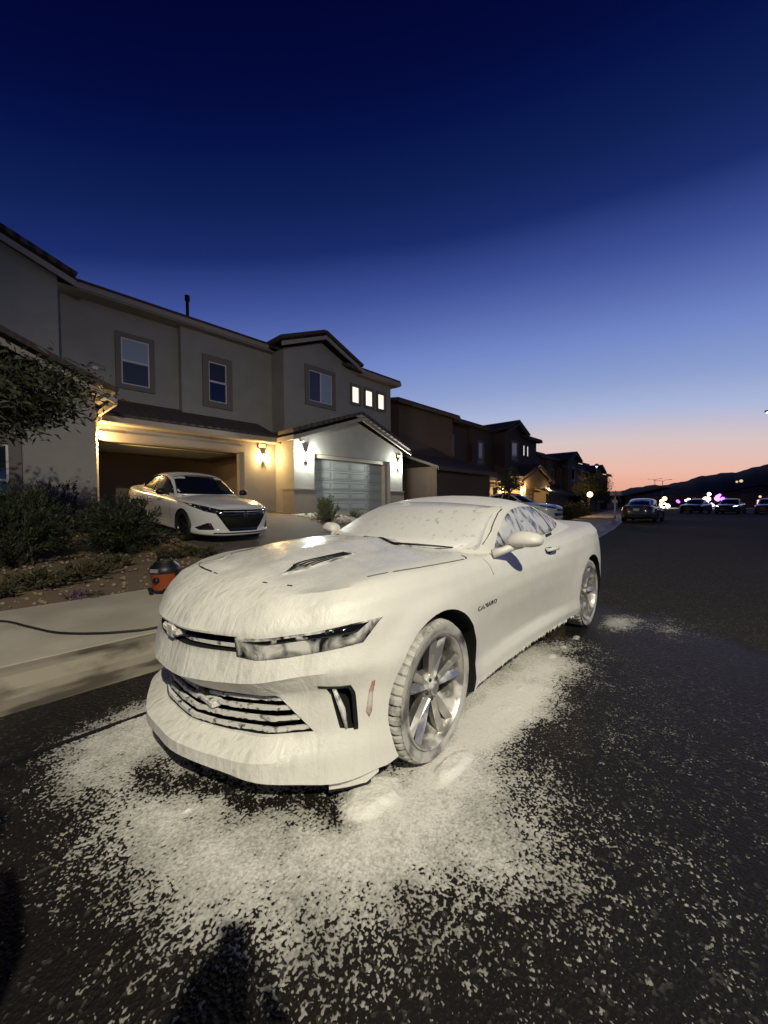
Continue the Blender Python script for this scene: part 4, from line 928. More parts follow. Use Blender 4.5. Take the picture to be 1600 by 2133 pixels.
# side markers, door gap, handle, mirrors, badge, tail lamps
MARK = two('foamed_side_marker', (.64, .59, .54), (.36, .05, .03), .34, .60, 14, ra=.5, rb=.2, bump=.2)
HAND = mat('door_gap_grey', (.35, .34, .32), .5)  # plain grey for the thin door gap lines
for ax in ('y', '-y'):
    s = 1 if ax == 'y' else -1
    patch('side_marker', [(.415, .535), (.428, .53), (.452, .40), (.440, .375), (.428, .40)], ax, bod, MARK, hero, .003, .005, .02)
    patch('door_gap', ribbon([(-.66, .965), (-.70, .90), (-.715, .84)], .006), ax, bod, HAND, hero, .002, .004, .03)
    patch('handle_recess', [(-1.70, .900), (-1.74, .918), (-1.84, .918), (-1.88, .905), (-1.85, .878), (-1.76, .866)], ax, bod, BLACK, hero, .001, .004, .03)
    MB().tube([(-1.685, s * .905, .905), (-1.74, s * .935, .915), (-1.84, s * .938, .914), (-1.90, s * .91, .905)], [.012, .016, .016, .012], 10).build('door_handle', FOAM, hero, True)
    mr = MB()
    sec = lambda y, x0, x1, z0, z1: [(x0, s * y, z0 + .02), (x0 + .012, s * y, (z0 + z1) / 2), (x0 - .02, s * y, z1 - .012), ((x0 + x1) / 2, s * y, z1), (x1, s * y, z1 - .012), (x1 - .006, s * y, (z0 + z1) / 2), (x1, s * y, z0 + .01), ((x0 + x1) / 2, s * y, z0)]
    ss = [sec(.905, -.885, -.96, 1.015, 1.075), sec(.93, -.865, -.985, 1.002, 1.108), sec(.98, -.858, -.995, 1.0, 1.122), sec(1.05, -.868, -1.0, 1.003, 1.122), sec(1.105, -.888, -1.0, 1.012, 1.108), sec(1.13, -.92, -.99, 1.03, 1.085)]
    vs = [v for q in ss for v in q]; fs = [tuple(range(8)), tuple(range(40, 48))[::-1]] + [(8 * i + j, 8 * i + (j + 1) % 8, 8 * i + 8 + (j + 1) % 8, 8 * i + 8 + j) for i in range(5) for j in range(8)]
    mr.add(vs, fs); m_ = mr.build('wing_mirror', FOAM, hero, True); sm = m_.modifiers.new('s', 'SUBSURF'); sm.levels = 2; sm.render_levels = 2
    MB().tube([(-.80, s * .85, .965), (-.86, s * .90, .985), (-.915, s * .955, 1.015), (-.93, s * 1.0, 1.03)], [.03, .026, .028, .03], 10).build('mirror_arm', FOAM, m_, True)
    tl = [(-3.50, .90), (-3.62, .955), (-3.74, .965), (-3.70, .86), (-3.56, .83)]
    patch('tail_light', tl, ax, bod, two('foamed_tail_lamp', (.72, .66, .70), (.30, .10, .16), .30, .5, 8, ra=.5, rb=.2, bump=.2), hero, .004, .006, .03)
    # script on the wing
    fc = bpy.data.curves.new('lettering', 'FONT'); fc.body = 'CAMARO'; fc.size = .052; fc.space_character = 1.15; fc.extrude = .002; fc.shear = .15; fc.offset = -.0008
    fo = bpy.data.objects.new('lettering', fc); C.objects.link(fo); dg = bpy.context.evaluated_depsgraph_get(); tm = bpy.data.meshes.new_from_object(fo.evaluated_get(dg)); bpy.data.objects.remove(fo)
    wtx = max(v.co.x for v in tm.vertices); k_ = .27 / wtx
    for v in tm.vertices:
        x = -.44 - v.co.x * k_ if s > 0 else -.71 + v.co.x * k_; z = .660 + v.co.y * .8
        h = bod.ray_cast(Vector((x, s * 3, z)), Vector((0, -s, 0))); v.co = Vector((x, (h[0].y if h[0] else s * .93) + s * (.003 + v.co.z), z))
    tm.materials.clear(); tm.materials.append(two('foamed_lettering', (.7, .68, .64), (.02, .02, .02), .55, .62, 40, ra=.5, rb=.3, bump=0))
    lo = bpy.data.objects.new('lettering', tm); C.objects.link(lo); lo.parent = hero
pr = wheel_parts(None, .282, .352, .25, TYRE_F, RIM_F)
put_wheels(hero, pr, [(.004, .828, .352, R(4), 1), (0, -.815, .352, R(4), -1), (-2.811, .815, .352, 0, 1), (-2.811, -.815, .352, 0, -1)])
# ================================================================== OTHER CARS
def paint(name, col, rough=.25): return mat(name, col, rough, coat=.8)
def sedan(name, loc, rot, label, body_m, glass_m, rim_m, front='plain', group=None, scale=1.0, rear=True, detail=True, lights_on=None):
    root = empty(name, loc, 0, label, 'car', group); root.rotation_euler = rot; root.scale = (scale, scale, scale)
    def feat(x, y): ay = np.abs(y); return -.010 * np.exp(-((ay - (.46 + .12 * (x < 0))) / .05) ** 2) * sstep(-.6, -.2, x)
    sp = dict(outline=[(.965, 0), (.955, .2), (.915, .4), (.84, .56), (.72, .70), (.55, .81), (.32, .885), (0, .915), (-.4, .92), (-.9, .915), (-1.4, .915), (-1.9, .918), (-2.4, .922), (-2.825, .92), (-3.2, .895), (-3.55, .84), (-3.78, .73), (-3.9, .5), (-3.935, .25), (-3.945, 0)],
        keys=[0, 2, 5, 7, 10, 13, 16, 19],
        rows=[[(.20, .45)] * 8,
              [(.185, .06), (.185, .06), (.19, .06), (.20, .06), (.20, .07), (.22, .06), (.26, .08), (.27, .08)],
              [(.215, .0), (.215, .0), (.225, .0), (.24, .02), (.24, .03), (.25, .02), (.32, .03), (.33, .03)],
              [(.27, -.01), (.27, -.01), (.28, -.005), (.30, .01), (.30, .035), (.32, .0), (.44, .01), (.45, .01)],
              [(.31, .035), (.31, .035), (.36, .02), (.40, .01), (.40, .04), (.42, .0), (.52, .0), (.54, .0)],
              [(.50, .025), (.50, .02), (.52, .01), (.54, .0), (.54, .02), (.56, .0), (.64, .0), (.66, .005)],
              [(.62, .015), (.62, .015), (.63, .015), (.66, .0), (.68, .0), (.70, .0), (.76, .01), (.78, .02)],
              [(.70, .03), (.70, .03), (.72, .04), (.77, .03), (.80, .012), (.83, .012), (.87, .04), (.89, .04)],
              [(.745, .09), (.75, .09), (.785, .10), (.83, .075), (.87, .05), (.90, .045), (.95, .06), (.985, .05)],
              [(.77, .15), (.78, .15), (.815, .16), (.86, .12), (.90, .10), (.93, .10), (.99, .12), (1.02, .11)]],
        spine=[(.9, .79), (.6, .85), (.3, .90), (0, .935), (-.5, .98), (-1, .99), (-2.8, 1.02), (-3.3, 1.05), (-3.9, 1.06)], spine_ends=(.55, -3.5), feat=feat, crown=2.3, crisp=.45)
    bm = car_body(sp); me = bpy.data.meshes.new('body'); bm.to_mesh(me); bm.free(); me.materials.append(body_m); body = bpy.data.objects.new('body', me); C.objects.link(body); me.shade_smooth(); un_ = bvh_of([body])
    cs = [MB().lathe([(0, min(s * .60, s * 1.2)), (.365, min(s * .60, s * 1.2)), (.365, max(s * .60, s * 1.2)), (0, max(s * .60, s * 1.2))], c=(x, 0, .335), axis='y', n=56).build('cut', VOID) for x in (0, -2.825) for s in (1, -1)]
    cut(body, cs); body.parent = root
    st = [(-.35, .74, .86, .70, .945, .955, .30), (-.55, .765, .87, .69, 1.03, 1.05, .29), (-.9, .775, .88, .655, 1.20, 1.23, .22), (-1.2, .78, .88, .62, 1.33, 1.37, .15), (-1.4, .78, .88, .605, 1.375, 1.425, .1), (-1.75, .78, .88, .59, 1.395, 1.455, .03), (-2.2, .775, .88, .58, 1.375, 1.445, 0), (-2.6, .765, .89, .565, 1.30, 1.375, -.06), (-3.0, .74, .90, .55, 1.18, 1.25, -.12), (-3.35, .70, .92, .53, 1.06, 1.11, -.15), (-3.6, .66, .93, .5, .99, 1.02, -.15)]
    v, f = cabin_mesh(st, 44); rf = mk('roof', v, f, body_m, root, True); b_ = bmesh.new(); b_.from_mesh(rf.data); bmesh.ops.recalc_face_normals(b_, faces=b_.faces); b_.to_mesh(rf.data); b_.free()
    cb = bvh_of([rf]); bd = bvh_of([body]); both = bvh_of([rf, body])
    patch('windscreen', [(y, .975 - .02 * y * y) for y in np.linspace(-.70, .70, 15)] + [(y, 1.395 - .06 * (y / .58) ** 2) for y in np.linspace(.575, -.575, 13)], 'x', cb, glass_m, root, .003, .006, .07)
    if rear: patch('rear_window', [(y, 1.06) for y in np.linspace(.60, -.60, 9)] + [(y, 1.37 - .04 * (y / .5) ** 2) for y in np.linspace(-.52, .52, 9)], '-x', cb, glass_m, root, .003, .006, .08)
    for ax in ('y', '-y'):
        s = 1 if ax == 'y' else -1
        o = patch('side_window', [(-.84, .965), (-1.0, 1.10), (-1.25, 1.255), (-1.5, 1.335), (-1.8, 1.355), (-1.87, .965)], ax, cb, glass_m, root, .003, .006, .07)
        o = patch('side_window', [(-1.91, .966), (-1.84, 1.355), (-2.2, 1.335), (-2.55, 1.255), (-2.85, 1.13), (-2.92, 1.06), (-2.8, 1.0)], ax, cb, glass_m, root, .003, .006, .07)
        if detail:
            patch('window_chrome', ribbon([(-.80, .945), (-1.9, .958), (-2.8, .99), (-2.95, 1.07), (-2.86, 1.145)], .014), ax, cb, RIM_B if front != 'grille' else STEEL, root, .0035, .004, .06)
            for xx in (-.62, -1.88): patch('door_gap', ribbon([(xx, .93), (xx + .03, .7), (xx + .02, .42)], .007), ax, bd, VOID, root, .002, .004, .06)
            for xx in (-1.62, -2.62): MB().tube([(xx, s * .905, .80), (xx - .05, s * .935, .805), (xx - .17, s * .935, .805), (xx - .22, s * .90, .80)], .014, 8).build('door_handle', body_m, root, True)
        mm = MB().ball((-.86, s * 1.0, 1.0), .1, 8, (.75, 1.1, .72)); m_ = mm.build('wing_mirror', BLACK if front == 'grille' else body_m, root, True)
        MB().tube([(-.78, s * .86, .95), (-.84, s * .93, .98)], .025, 6).build('mirror_arm', BLACK, m_, True)
    LH = two('lamp_lens', (.5, .5, .48), (.012, .012, .014), .60, .68, 26, ra=.1, rb=.06, bump=.1)
    TL = mat('tail_lamp', (.16, .012, .012), .12)
    for s in (1, -1):
        hp = [(.44, .65), (.60, .655), (.74, .695), (.845, .765), (.865, .83), (.78, .812), (.62, .768), (.45, .728)]
        h = patch('headlight', hp if s > 0 else flip_poly(hp), 'x', un_, LH, root, .004, .008, .04)
        q = [(.50, .70), (.62, .728), (.74, .758), (.81, .775), (.80, .76), (.70, .73), (.58, .70)]
        patch('lamp_reflector', q if s > 0 else flip_poly(q), 'x', un_, lights_on or mat('reflector', (.5, .5, .52), .15, 1), h, .006, .004, .03)
        if front == 'grille':
            fp = [(.575, .315), (.80, .305), (.835, .345), (.70, .455), (.64, .455)]
            g = patch('fog_lamp_bezel', fp if s > 0 else flip_poly(fp), 'x', un_, BLACK, root, .004, .006, .03)
            q = [(.64, .41), (.73, .415), (.70, .45), (.645, .45)]; patch('fog_lamp', q if s > 0 else flip_poly(q), 'x', un_, LH, g, .006, .004, .02)
        tp = [(.42, .83), (.60, .845), (.86, .90), (.85, .955), (.62, .93), (.42, .905)]
        patch('tail_light', tp if s > 0 else flip_poly(tp), '-x', un_, TL, root, .004, .008, .04)
    if front == 'grille':
        gp = [(-.50, .735), (.50, .735), (.575, .66), (.50, .55), (.40, .40), (.31, .285), (-.31, .285), (-.40, .40), (-.50, .55), (-.575, .66)]
        g = patch('grille', gp, 'x', un_, mat('gloss_black', (.006, .006, .007), .12), root, .005, .008, .05)
        e = MB(); X = .985
        rg = [(.050 * math.cos(a), .050 * math.sin(a)) for a in np.linspace(0, 2 * math.pi, 29)]
        e.tube([(X, y, .655 + z) for y, z in rg], .007, 6); e.box(X - .006, X + .006, -.062, .062, .645, .665); e.build('emblem', mat('chrome', (.6, .6, .6), .15, 1), g)
        lp = [(-.62, .235), (.62, .235), (.60, .262), (-.60, .262)]; patch('lower_intake', lp, 'x', un_, BLACK, root, .003, .005, .05)
    else:
        patch('grille', [(-.40, .66), (.40, .66), (.36, .55), (-.36, .55)], 'x', un_, BLACK, root, .004, .006, .06); patch('lower_intake', [(-.55, .45), (.55, .45), (.48, .30), (-.48, .30)], 'x', un_, BLACK, root, .004, .006, .06)
    patch('number_plate', [(-.155, .70), (.155, .70), (.155, .86), (-.155, .86)], '-x', un_, mat('plate_white', (.6, .6, .58), .5), root, .006, .008, .06)
    patch('rear_valance', [(-.7, .30), (.7, .30), (.62, .44), (-.62, .44)], '-x', un_, BLACK, root, .004, .006, .08)
    pr = wheel_parts(None, .235, .335, .22, TYRE, rim_m, 5, True, False)
    put_wheels(root, pr, [(0, .795, .335, 0, 1), (0, -.795, .335, 0, -1), (-2.825, .795, .335, 0, 1), (-2.825, -.795, .335, 0, -1)])
    return root
DGL = mat('car_glass', (.006, .007, .009), .03, spec=.6)
WP = paint('white_paint', (.72, .70, .66)); GP = paint('grey_paint', (.05, .05, .055)); SP = paint('silver_paint', (.55, .55, .55)); KP = paint('black_paint', (.012, .012, .014))
th = R(-90 + 2.7); t_ = .086
fwv = Vector((math.cos(th) * math.cos(t_), math.sin(th) * math.cos(t_), -math.sin(t_)))
P0 = Vector((4.19, 8.06, .42)) - fwv * .965
sedan('parked_sedan', P0, (0, t_, th), 'white sedan with a black grille on the driveway of the open garage', WP, DGL, RIM_B, 'grille', scale=1.03)
sedan('parked_sedan', (27.75 + 3.0, 4.3, .0), (0, 0, 0), 'dark grey sedan parked at the kerb up the street, seen from behind', GP, DGL, RIM_B, 'plain')
sedan('parked_car', (21.9, 8.0, .2), (0, .01, R(-92)), 'white car on the brown house\'s driveway behind the coupe', SP, DGL, RIM_B, 'plain', scale=1.1)
HL_ON = glow('headlamp_on', (1, .97, .9, 1), 14)
sedan('parked_car', (50.5, 3.3, 0), (0, 0, R(168)), 'black car far up the street beyond the purple lights', KP, DGL, RIM_B, 'plain', group='far parked cars', detail=False)
sedan('parked_car', (49.5, .5, 0), (0, 0, R(172)), 'far dark car with bright white headlamps on', KP, DGL, RIM_B, 'plain', group='far parked cars', detail=False, lights_on=HL_ON)
sedan('parked_car', (50.0, -2.3, 0), (0, 0, R(176)), 'dark car at the far right edge of the street', GP, DGL, RIM_B, 'plain', group='far parked cars', detail=False)
# ================================================================== SMALL THINGS
vc = empty('shop_vacuum', (1.77, 5.52, .14), R(-60), 'orange and black shop vacuum standing at the sidewalk edge', 'vacuum'); vc.scale = (.92, .92, .92)
ORG = mat('orange_plastic', (.27, .055, .014), .4)
d = MB().lathe([(0, .07), (.15, .07), (.165, .085), (.185, .28), (.192, .30), (.192, .31), (0, .31)], n=32); d.build('drum', ORG, vc, True).data.set_sharp_from_angle(angle=R(35))
d = MB().lathe([(0, .31), (.2, .31), (.205, .325), (.2, .36), (.185, .40), (.13, .45), (.12, .47), (0, .475)], n=32); d.build('motor_head', BLACK, vc, True).data.set_sharp_from_angle(angle=R(35))
MB().tube([(-.12, 0, .45), (-.10, 0, .51), (0, 0, .53), (.10, 0, .51), (.12, 0, .45)], .017, 8).build('handle', BLACK, vc, True)
MB().box(-.06, .06, -.208, -.188, .33, .38).build('label_plate', mat('grey_label', (.25, .25, .25), .4), vc)
MB().lathe([(0, 0), (.036, 0), (.042, .02), (.042, .04), (0, .04)], c=(0, 0, 0), axis='y', n=18).build('hose_port', BLACK, vc, True).location = (.02, -.215, .22)
for a in (45, 135, 225, 315):
    c = MB(); x, y = .175 * math.cos(R(a)), .175 * math.sin(R(a)); c.lathe([(0, -.014), (.03, -.014), (.034, 0), (.03, .014), (0, .014)], c=(x, y, .036), axis='y', n=14); c.box(x - .035, x + .035, y - .025, y + .025, .055, .10); c.build('caster', BLACK, vc)
for s in (-1, 1):
    MB().box(s * .17 - .02, s * .17 + .035 * s + .02, -.03, .03, .27, .35).build('latch', BLACK, vc, bevel=.004)
hs = MB(); pts = []
ctrl = [(-.6, 6.2), (-.2, 5.85), (.222, 5.45), (.396, 4.98), (.552, 4.55), (.78, 4.26), (.96, 4.12), (1.16, 4.03), (1.6, 4.0), (2.3, 4.1), (3.2, 4.05)]
cc = catmull(np.arange(len(ctrl)), np.array(ctrl), np.linspace(0, len(ctrl) - 1, 120)); hs.tube([(x, y, .153) for x, y in cc], .010, 8)
tag(hs.build('hose', mat('black_rubber', (.012, .011, .010), .5), smooth=True), 'thin black hose lying curved along the sidewalk', 'hose')
stn = MB()
def street_lamp(x, y, z, h, label, arms=1, ry=0, lit=True, col=(1, .95, .85)):
    r = empty('street_lamp', (x, y, z), ry, label, 'street lamp', 'street lamps'); p = MB(); p.tube([(0, 0, 0), (0, 0, h * .5), (0, 0, h)], [.10, .08, .06], 10); p.build('pole', STEEL, r, True)
    for s in ((1,) if arms == 1 else (1, -1)):
        a = MB(); a.tube([(0, 0, h - .15), (s * .6, 0, h + .15), (s * 1.5, 0, h + .22)], [.045, .04, .035], 8); am = a.build('arm', STEEL, r, True)
        hd = MB().box(s * 1.35, s * 2.0, -.13, .13, h + .17, h + .29); hh = hd.build('lamp_head', STEEL, am, bevel=.03)
        if lit: MB().box(s * 1.42, s * 1.92, -.10, .10, h + .14, h + .166).build('lens', glow('lamp_lens_lit', (*col, 1), 25), hh)
    return r
def post_lamp(x, y, z, h, label):
    r = empty('street_lamp', (x, y, z), 0, label, 'street lamp', 'street lamps'); MB().tube([(0, 0, 0), (0, 0, h)], [.09, .06], 10).build('pole', STEEL, r, True)
    hd = MB().lathe([(.05, h), (.22, h + .12), (.26, h + .3), (.12, h + .42), (0, h + .44)], n=14); hh = hd.build('lamp_head', STEEL, r, True)
    MB().ball((0, 0, h + .06), .13, 6).build('lens', glow('lamp_lens_lit', (1, .97, .9, 1), 6), hh, True); return r
post_lamp(60, 14.35, 0, 6.1, 'thin lit post lamp rising left of the dark sedan')
street_lamp(120, 13.6, 0, 6.3, 'distant unlit twin-arm street lamp above the hill', 2, R(80), False)
street_lamp(150, 19, 0, 8, 'faintest twin-arm street lamp left of the other one', 2, R(80), False)
street_lamp(30, -3.15, 0, 6.0, 'bright street lamp cut by the photo\'s right edge', 1, R(80), True)
wl = empty('street_lamp', (LAMP_POS.x, LAMP_POS.y, 0), R(60), 'tall slim street lamp behind the photographer that lights the foamed coupe', 'street lamp', 'street lamps'); zl = LAMP_POS.z
MB().tube([(-.12, 0, .2), (-.12, 0, zl + .02)], .05, 8).build('mast', STEEL, wl, True)
MB().lathe([(.16, 0), (.16, .25), (.07, .3), (0, .3)], c=(-.12, 0, 0), n=16).build('base', STEEL, wl, True)
hd = MB(); hd.box(-.11, -.07, -.16, .16, zl - .11, zl + .11); lh = hd.build('lamp_head', STEEL, wl, bevel=.01); MB().box(-.068, -.064, -.14, .14, zl - .09, zl + .09).build('lens', glow('work_lens', (1, .95, .8, 1), 8), lh)
# ---- the photographer and a companion: out of frame, their shadows fall on the road
SKIN = mat('skin', (.35, .20, .13), .55); CLOTH = mat('dark_cloth', (.03, .03, .035), .85, bump=.2, bscale=90); JEAN = mat('denim', (.04, .05, .08), .85)
def person(loc, rz, label, arms):
    r = empty('person', loc, rz, label, 'person'); k = MB()
    J = {'pel': (0, 0, .95, .15), 'wai': (.01, 0, 1.10, .135), 'che': (0, 0, 1.30, .155), 'neck': (-.01, 0, 1.46, .06), 'jaw': (.03, 0, 1.56, .072), 'head': (.01, 0, 1.66, .098), 'crown': (0, 0, 1.74, .075)}
    E_ = [('pel', 'wai'), ('wai', 'che'), ('che', 'neck'), ('neck', 'jaw'), ('jaw', 'head'), ('head', 'crown')]
    for s, n in ((1, 'l'), (-1, 'r')):
        J.update({'hip' + n: (0, s * .10, .90, .10), 'kn' + n: (.03, s * .12, .50, .06), 'an' + n: (-.02, s * .13, .10, .042), 'ba' + n: (.13, s * .145, .035, .038), 'sh' + n: (0, s * .17, 1.40, .065), 'el' + n: (*arms[n][0], .044), 'wr' + n: (*arms[n][1], .03), 'pa' + n: (*arms[n][2], .035)})
        E_ += [('pel', 'hip' + n), ('hip' + n, 'kn' + n), ('kn' + n, 'an' + n), ('an' + n, 'ba' + n), ('che', 'sh' + n), ('sh' + n, 'el' + n), ('el' + n, 'wr' + n), ('wr' + n, 'pa' + n)]
        p = Vector(arms[n][2]); d = (p - Vector(arms[n][1])).normalized(); sd = Vector(arms[n][3]).normalized()
        for q in range(4):
            off = sd * (.026 - .0175 * q); L = (.075, .085, .08, .06)[q]; b = p + d * .025 + off
            m1 = b + d * L * .55; cu = Vector(arms[n][4]) * .4; m2 = m1 + (d + cu) * L * .4
            for nm, v, rd_ in (('f%d%s0' % (q, n), b, .0095), ('f%d%s1' % (q, n), m1, .009), ('f%d%s2' % (q, n), m2, .0075)): J[nm] = (*v, rd_)
            E_ += [('pa' + n, 'f%d%s0' % (q, n)), ('f%d%s0' % (q, n), 'f%d%s1' % (q, n)), ('f%d%s1' % (q, n), 'f%d%s2' % (q, n))]
        b = p + sd * .038 - d * .01; J['t0' + n] = (*b, .011); J['t1' + n] = (*(b + sd * .03 + d * .03), .009); E_ += [('pa' + n, 't0' + n), ('t0' + n, 't1' + n)]
    names = list(J); me = bpy.data.meshes.new('body'); me.from_pydata([J[n][:3] for n in names], [(names.index(a), names.index(b)) for a, b in E_], []); me.update()
    o = bpy.data.objects.new('body', me); C.objects.link(o); o.modifiers.new('skin', 'SKIN'); sv = me.skin_vertices[0].data
    for i, n in enumerate(names): sv[i].radius = (J[n][3], J[n][3]); sv[i].use_root = (n == 'pel')
    sb = o.modifiers.new('sub', 'SUBSURF'); sb.levels = 1; sb.render_levels = 1
    dg = bpy.context.evaluated_depsgraph_get(); m2 = bpy.data.meshes.new_from_object(o.evaluated_get(dg)); o.modifiers.clear(); o.data = m2; m2.materials.clear(); m2.materials.append(CLOTH); m2.materials.append(SKIN); m2.materials.append(JEAN)
    wr = [Vector(arms[n][1]) for n in 'lr']
    for p in m2.polygons:
        c = p.center; p.use_smooth = True; p.material_index = 1 if (c.z > 1.47 and abs(c.y) < .14 and c.x < .16) or any((c - w).length < .2 and (c - w).dot(Vector(arms[n][2]) - w) > 0 for n, w in zip('lr', wr)) else (2 if c.z < .97 and abs(c.x) < .3 and c.z > .08 else 0)
    o.parent = r
    MB().ball((-.018, 0, 1.675), .108, 8, (1.0, .88, 1.0)).build('hair', BLACK, r, True)
    f = MB(); f.ball((.125, 0, 1.615), .016, 5, (1, .8, 1.3)); 
    for s in (1, -1): f.ball((.102, s * .034, 1.65), .011, 5); f.ball((.0, s * .096, 1.63), .022, 5, (.7, .4, 1.3))
    f.box(.098, .108, -.022, .022, 1.565, 1.573); f.build('face_features', SKIN, r, True); return r
ph = R(42.4); cp_, sp_ = math.cos(ph), math.sin(ph)
bx_, by_ = -.25 * cp_ + .05 * sp_, -.25 * sp_ - .05 * cp_
person((bx_, by_, 0), ph, 'person in dark clothes holding up a phone with both hands', {
    'l': ((.06, .27, 1.20), (.18, .19, 1.36), (.212, .16, 1.43), (-.3, -.1, 1), (-.1, -1, 0)), 'r': ((.06, -.22, 1.20), (.17, -.11, 1.36), (.208, -.06, 1.43), (-.3, .1, 1), (-.1, 1, 0))}).scale = (.86, .86, .86)
pn = empty('phone', (-.016 * cp_, -.016 * sp_, CAM_H - .03), ph, 'slim black phone held up in both hands', 'phone')
MB().box(-.008, 0, -.037, .037, -.075, .075).build('case', BLACK, pn, bevel=.003); MB().box(-.0092, -.0082, -.033, .033, -.07, .07).build('screen', GLASS, pn)
person((-.49, .79, 0), R(60), 'person in dark clothes standing beside the photographer', {
    'l': ((.03, .28, 1.12), (.10, .27, .87), (.12, .27, .79), (1, 0, 0), (0, -.6, 0)), 'r': ((.03, -.28, 1.12), (.10, -.27, .87), (.12, -.27, .79), (1, 0, 0), (0, .6, 0))}).scale = (.86, .86, .86)
# ================================================================== FOAM ON THE ROAD (real relief: only where foam stands above the asphalt is a face kept)
def vnoise(X, Y, s, seed):
    r = np.random.default_rng(seed).random((257, 257)).astype(np.float32); x = X / s; y = Y / s; xi = np.floor(x).astype(int); yi = np.floor(y).astype(int); fx = x - xi; fy = y - yi
    fx = fx * fx * (3 - 2 * fx); fy = fy * fy * (3 - 2 * fy); xi %= 256; yi %= 256
    return (r[xi, yi] * (1 - fx) + r[xi + 1, yi] * fx) * (1 - fy) + (r[xi, yi + 1] * (1 - fx) + r[xi + 1, yi + 1] * fx) * fy
def car_dist(X, Y):
    P = np.array(hero_spec['outline']); P = np.concatenate([P, P[-2:0:-1] * (1, -1)]); P = np.column_stack([1.626 - P[:, 0], 2.064 - P[:, 1]])
    d2 = np.full(X.shape, 1e9); ins = np.zeros(X.shape, bool); n = len(P)
    for i in range(n):
        a, b = P[i], P[(i + 1) % n]; ab = b - a; t = np.clip(((X - a[0]) * ab[0] + (Y - a[1]) * ab[1]) / (ab @ ab), 0, 1)
        d2 = np.minimum(d2, (X - a[0] - t * ab[0]) ** 2 + (Y - a[1] - t * ab[1]) ** 2)
        ins ^= ((a[1] > Y) != (b[1] > Y)) & (X < (b[0] - a[0]) * (Y - a[1]) / (b[1] - a[1] + 1e-12) + a[0])
    return np.where(ins, -1, 1) * np.sqrt(d2)
def foam_field(x0, x1, y0, y1, cell):
    X, Y = np.meshgrid(np.arange(x0, x1, cell), np.arange(y0, y1, cell), indexing='ij'); d = car_dist(X, Y)
    lump = vnoise(X, Y, .35, 3) - .5; d = d + .22 * lump + .10 * (vnoise(X, Y, .12, 4) - .5)
    front = sstep(2.1, 1.3, X)                                    # 1 in front of the car, 0 along its flank
    dens = np.interp(d, [-.6, -.25, .02, .30, .55, .80, 1.10, 1.5, 2.1], [.10, .45, 1.02, .97, .60, .31, .16, .08, .03])
    flank = np.interp(d, [-.6, -.3, -.05, .10, .25, .42, .7, 1.2], [.25, .62, 1.0, .92, .42, .14, .06, .02]) * sstep(4.3, 3.0, X)
    tail = .75 * np.exp(-((X - 4.75) / .33) ** 2 - ((Y - .92) / .16) ** 2) + .36 * np.exp(-((X - 4.9) / .5) ** 2 - ((Y - .55) / .35) ** 2)
    den = front * dens + (1 - front) * np.maximum(flank, tail)
    # clear strip right under the nose where the lip drips have not reached
    nose = np.exp(-((d - .0) / .10) ** 2) * sstep(1.05, 1.25, Y) * sstep(2.35, 2.1, Y) * front; den = den * (1 - .75 * nose)
    den = den * sstep(3.0, 2.55, Y + .25 * lump) * (.12 + .88 * sstep(-.05, .6, X + .35 * lump))            # thins towards the gutter and behind the camera
    den = den + .06 * sstep(2.6, 1.0, np.hypot(X - 1.4, Y - .3)) * (Y < 1.2)
    den = den * (.42 + .58 * sstep(.85, 1.6, np.hypot(X, Y)))
    # thick blobs: under the left corner and beside the front tyre
    pud = np.exp(-((X - 1.20) / .15) ** 2 - ((Y - 1.19) / .10) ** 2) + .9 * np.exp(-((X - 1.62) / .16) ** 2 - ((Y - 1.02) / .05) ** 2) + .3 * np.exp(-((X - 2.25) / .30) ** 2 - ((Y - 1.08) / .12) ** 2)
    film = np.exp(-((X - 2.35) / .75) ** 2 - ((Y - 1.04 + .10 * lump) / .15) ** 2) + .85 * np.exp(-((d - .12) / .22) ** 2) * front * sstep(1.25, 1.75, Y + .25 * lump) * 0
    for cx, cy, r in ((2.62, 1.10, .05), (3.35, 1.13, .05), (3.6, 1.12, .04), (3.95, 1.10, .07), (4.15, 1.05, .03), (.62, 1.72, .02)): pud = np.maximum(pud, .35 * np.exp(-((X - cx) ** 2 * .4 + (Y - cy) ** 2) / r ** 2))
    pud = sstep(.16, .68, pud + .22 * (vnoise(X, Y, .07, 12) - .5) + .08 * (vnoise(X, Y, .02, 13) - .5))
    n = .40 * vnoise(X, Y, .0052, 5) + .34 * vnoise(X * .94 + Y * .34, Y * .94 - X * .34, .0092, 8) + .14 * vnoise(X, Y, .04, 6) + .12 * vnoise(X, Y, .16, 7)
    n = np.clip((n - .22) / .56, 0, 1); den = np.clip(den + pud * 1.2 + film * .5, 0, 1.3)
    f = den - n * .98
    H = np.where(f > 0, .001 + .0032 * np.tanh(f * 4), -.002) + (.024 + .006 * (vnoise(X, Y, .05, 14) - .5) + .004 * (vnoise(X, Y, .011, 15) - .5)) * np.clip(pud, 0, 1) ** 1.4 * (f > 0) + .0008 * (vnoise(X, Y, .02, 9) - .5) * (f > 0)
    idx = np.arange(X.size).reshape(X.shape); q = np.stack([idx[:-1, :-1], idx[1:, :-1], idx[1:, 1:], idx[:-1, 1:]], -1).reshape(-1, 4)
    keep = (f.ravel()[q] > 0).any(1); q = q[keep]
    used, inv = np.unique(q, return_inverse=True); TH = np.clip(.12 + f * .62 + .30 * den + .25 * (vnoise(X, Y, .09, 16) - .5) + .7 * pud + .3 * film, 0, 1.4); return np.stack([X, Y, H], -1).reshape(-1, 3)[used], inv.reshape(-1, 4), TH.ravel()[used]
FOAMG = mat('road_foam', (.6, .58, .52), .6, bump=.3, bscale=120)
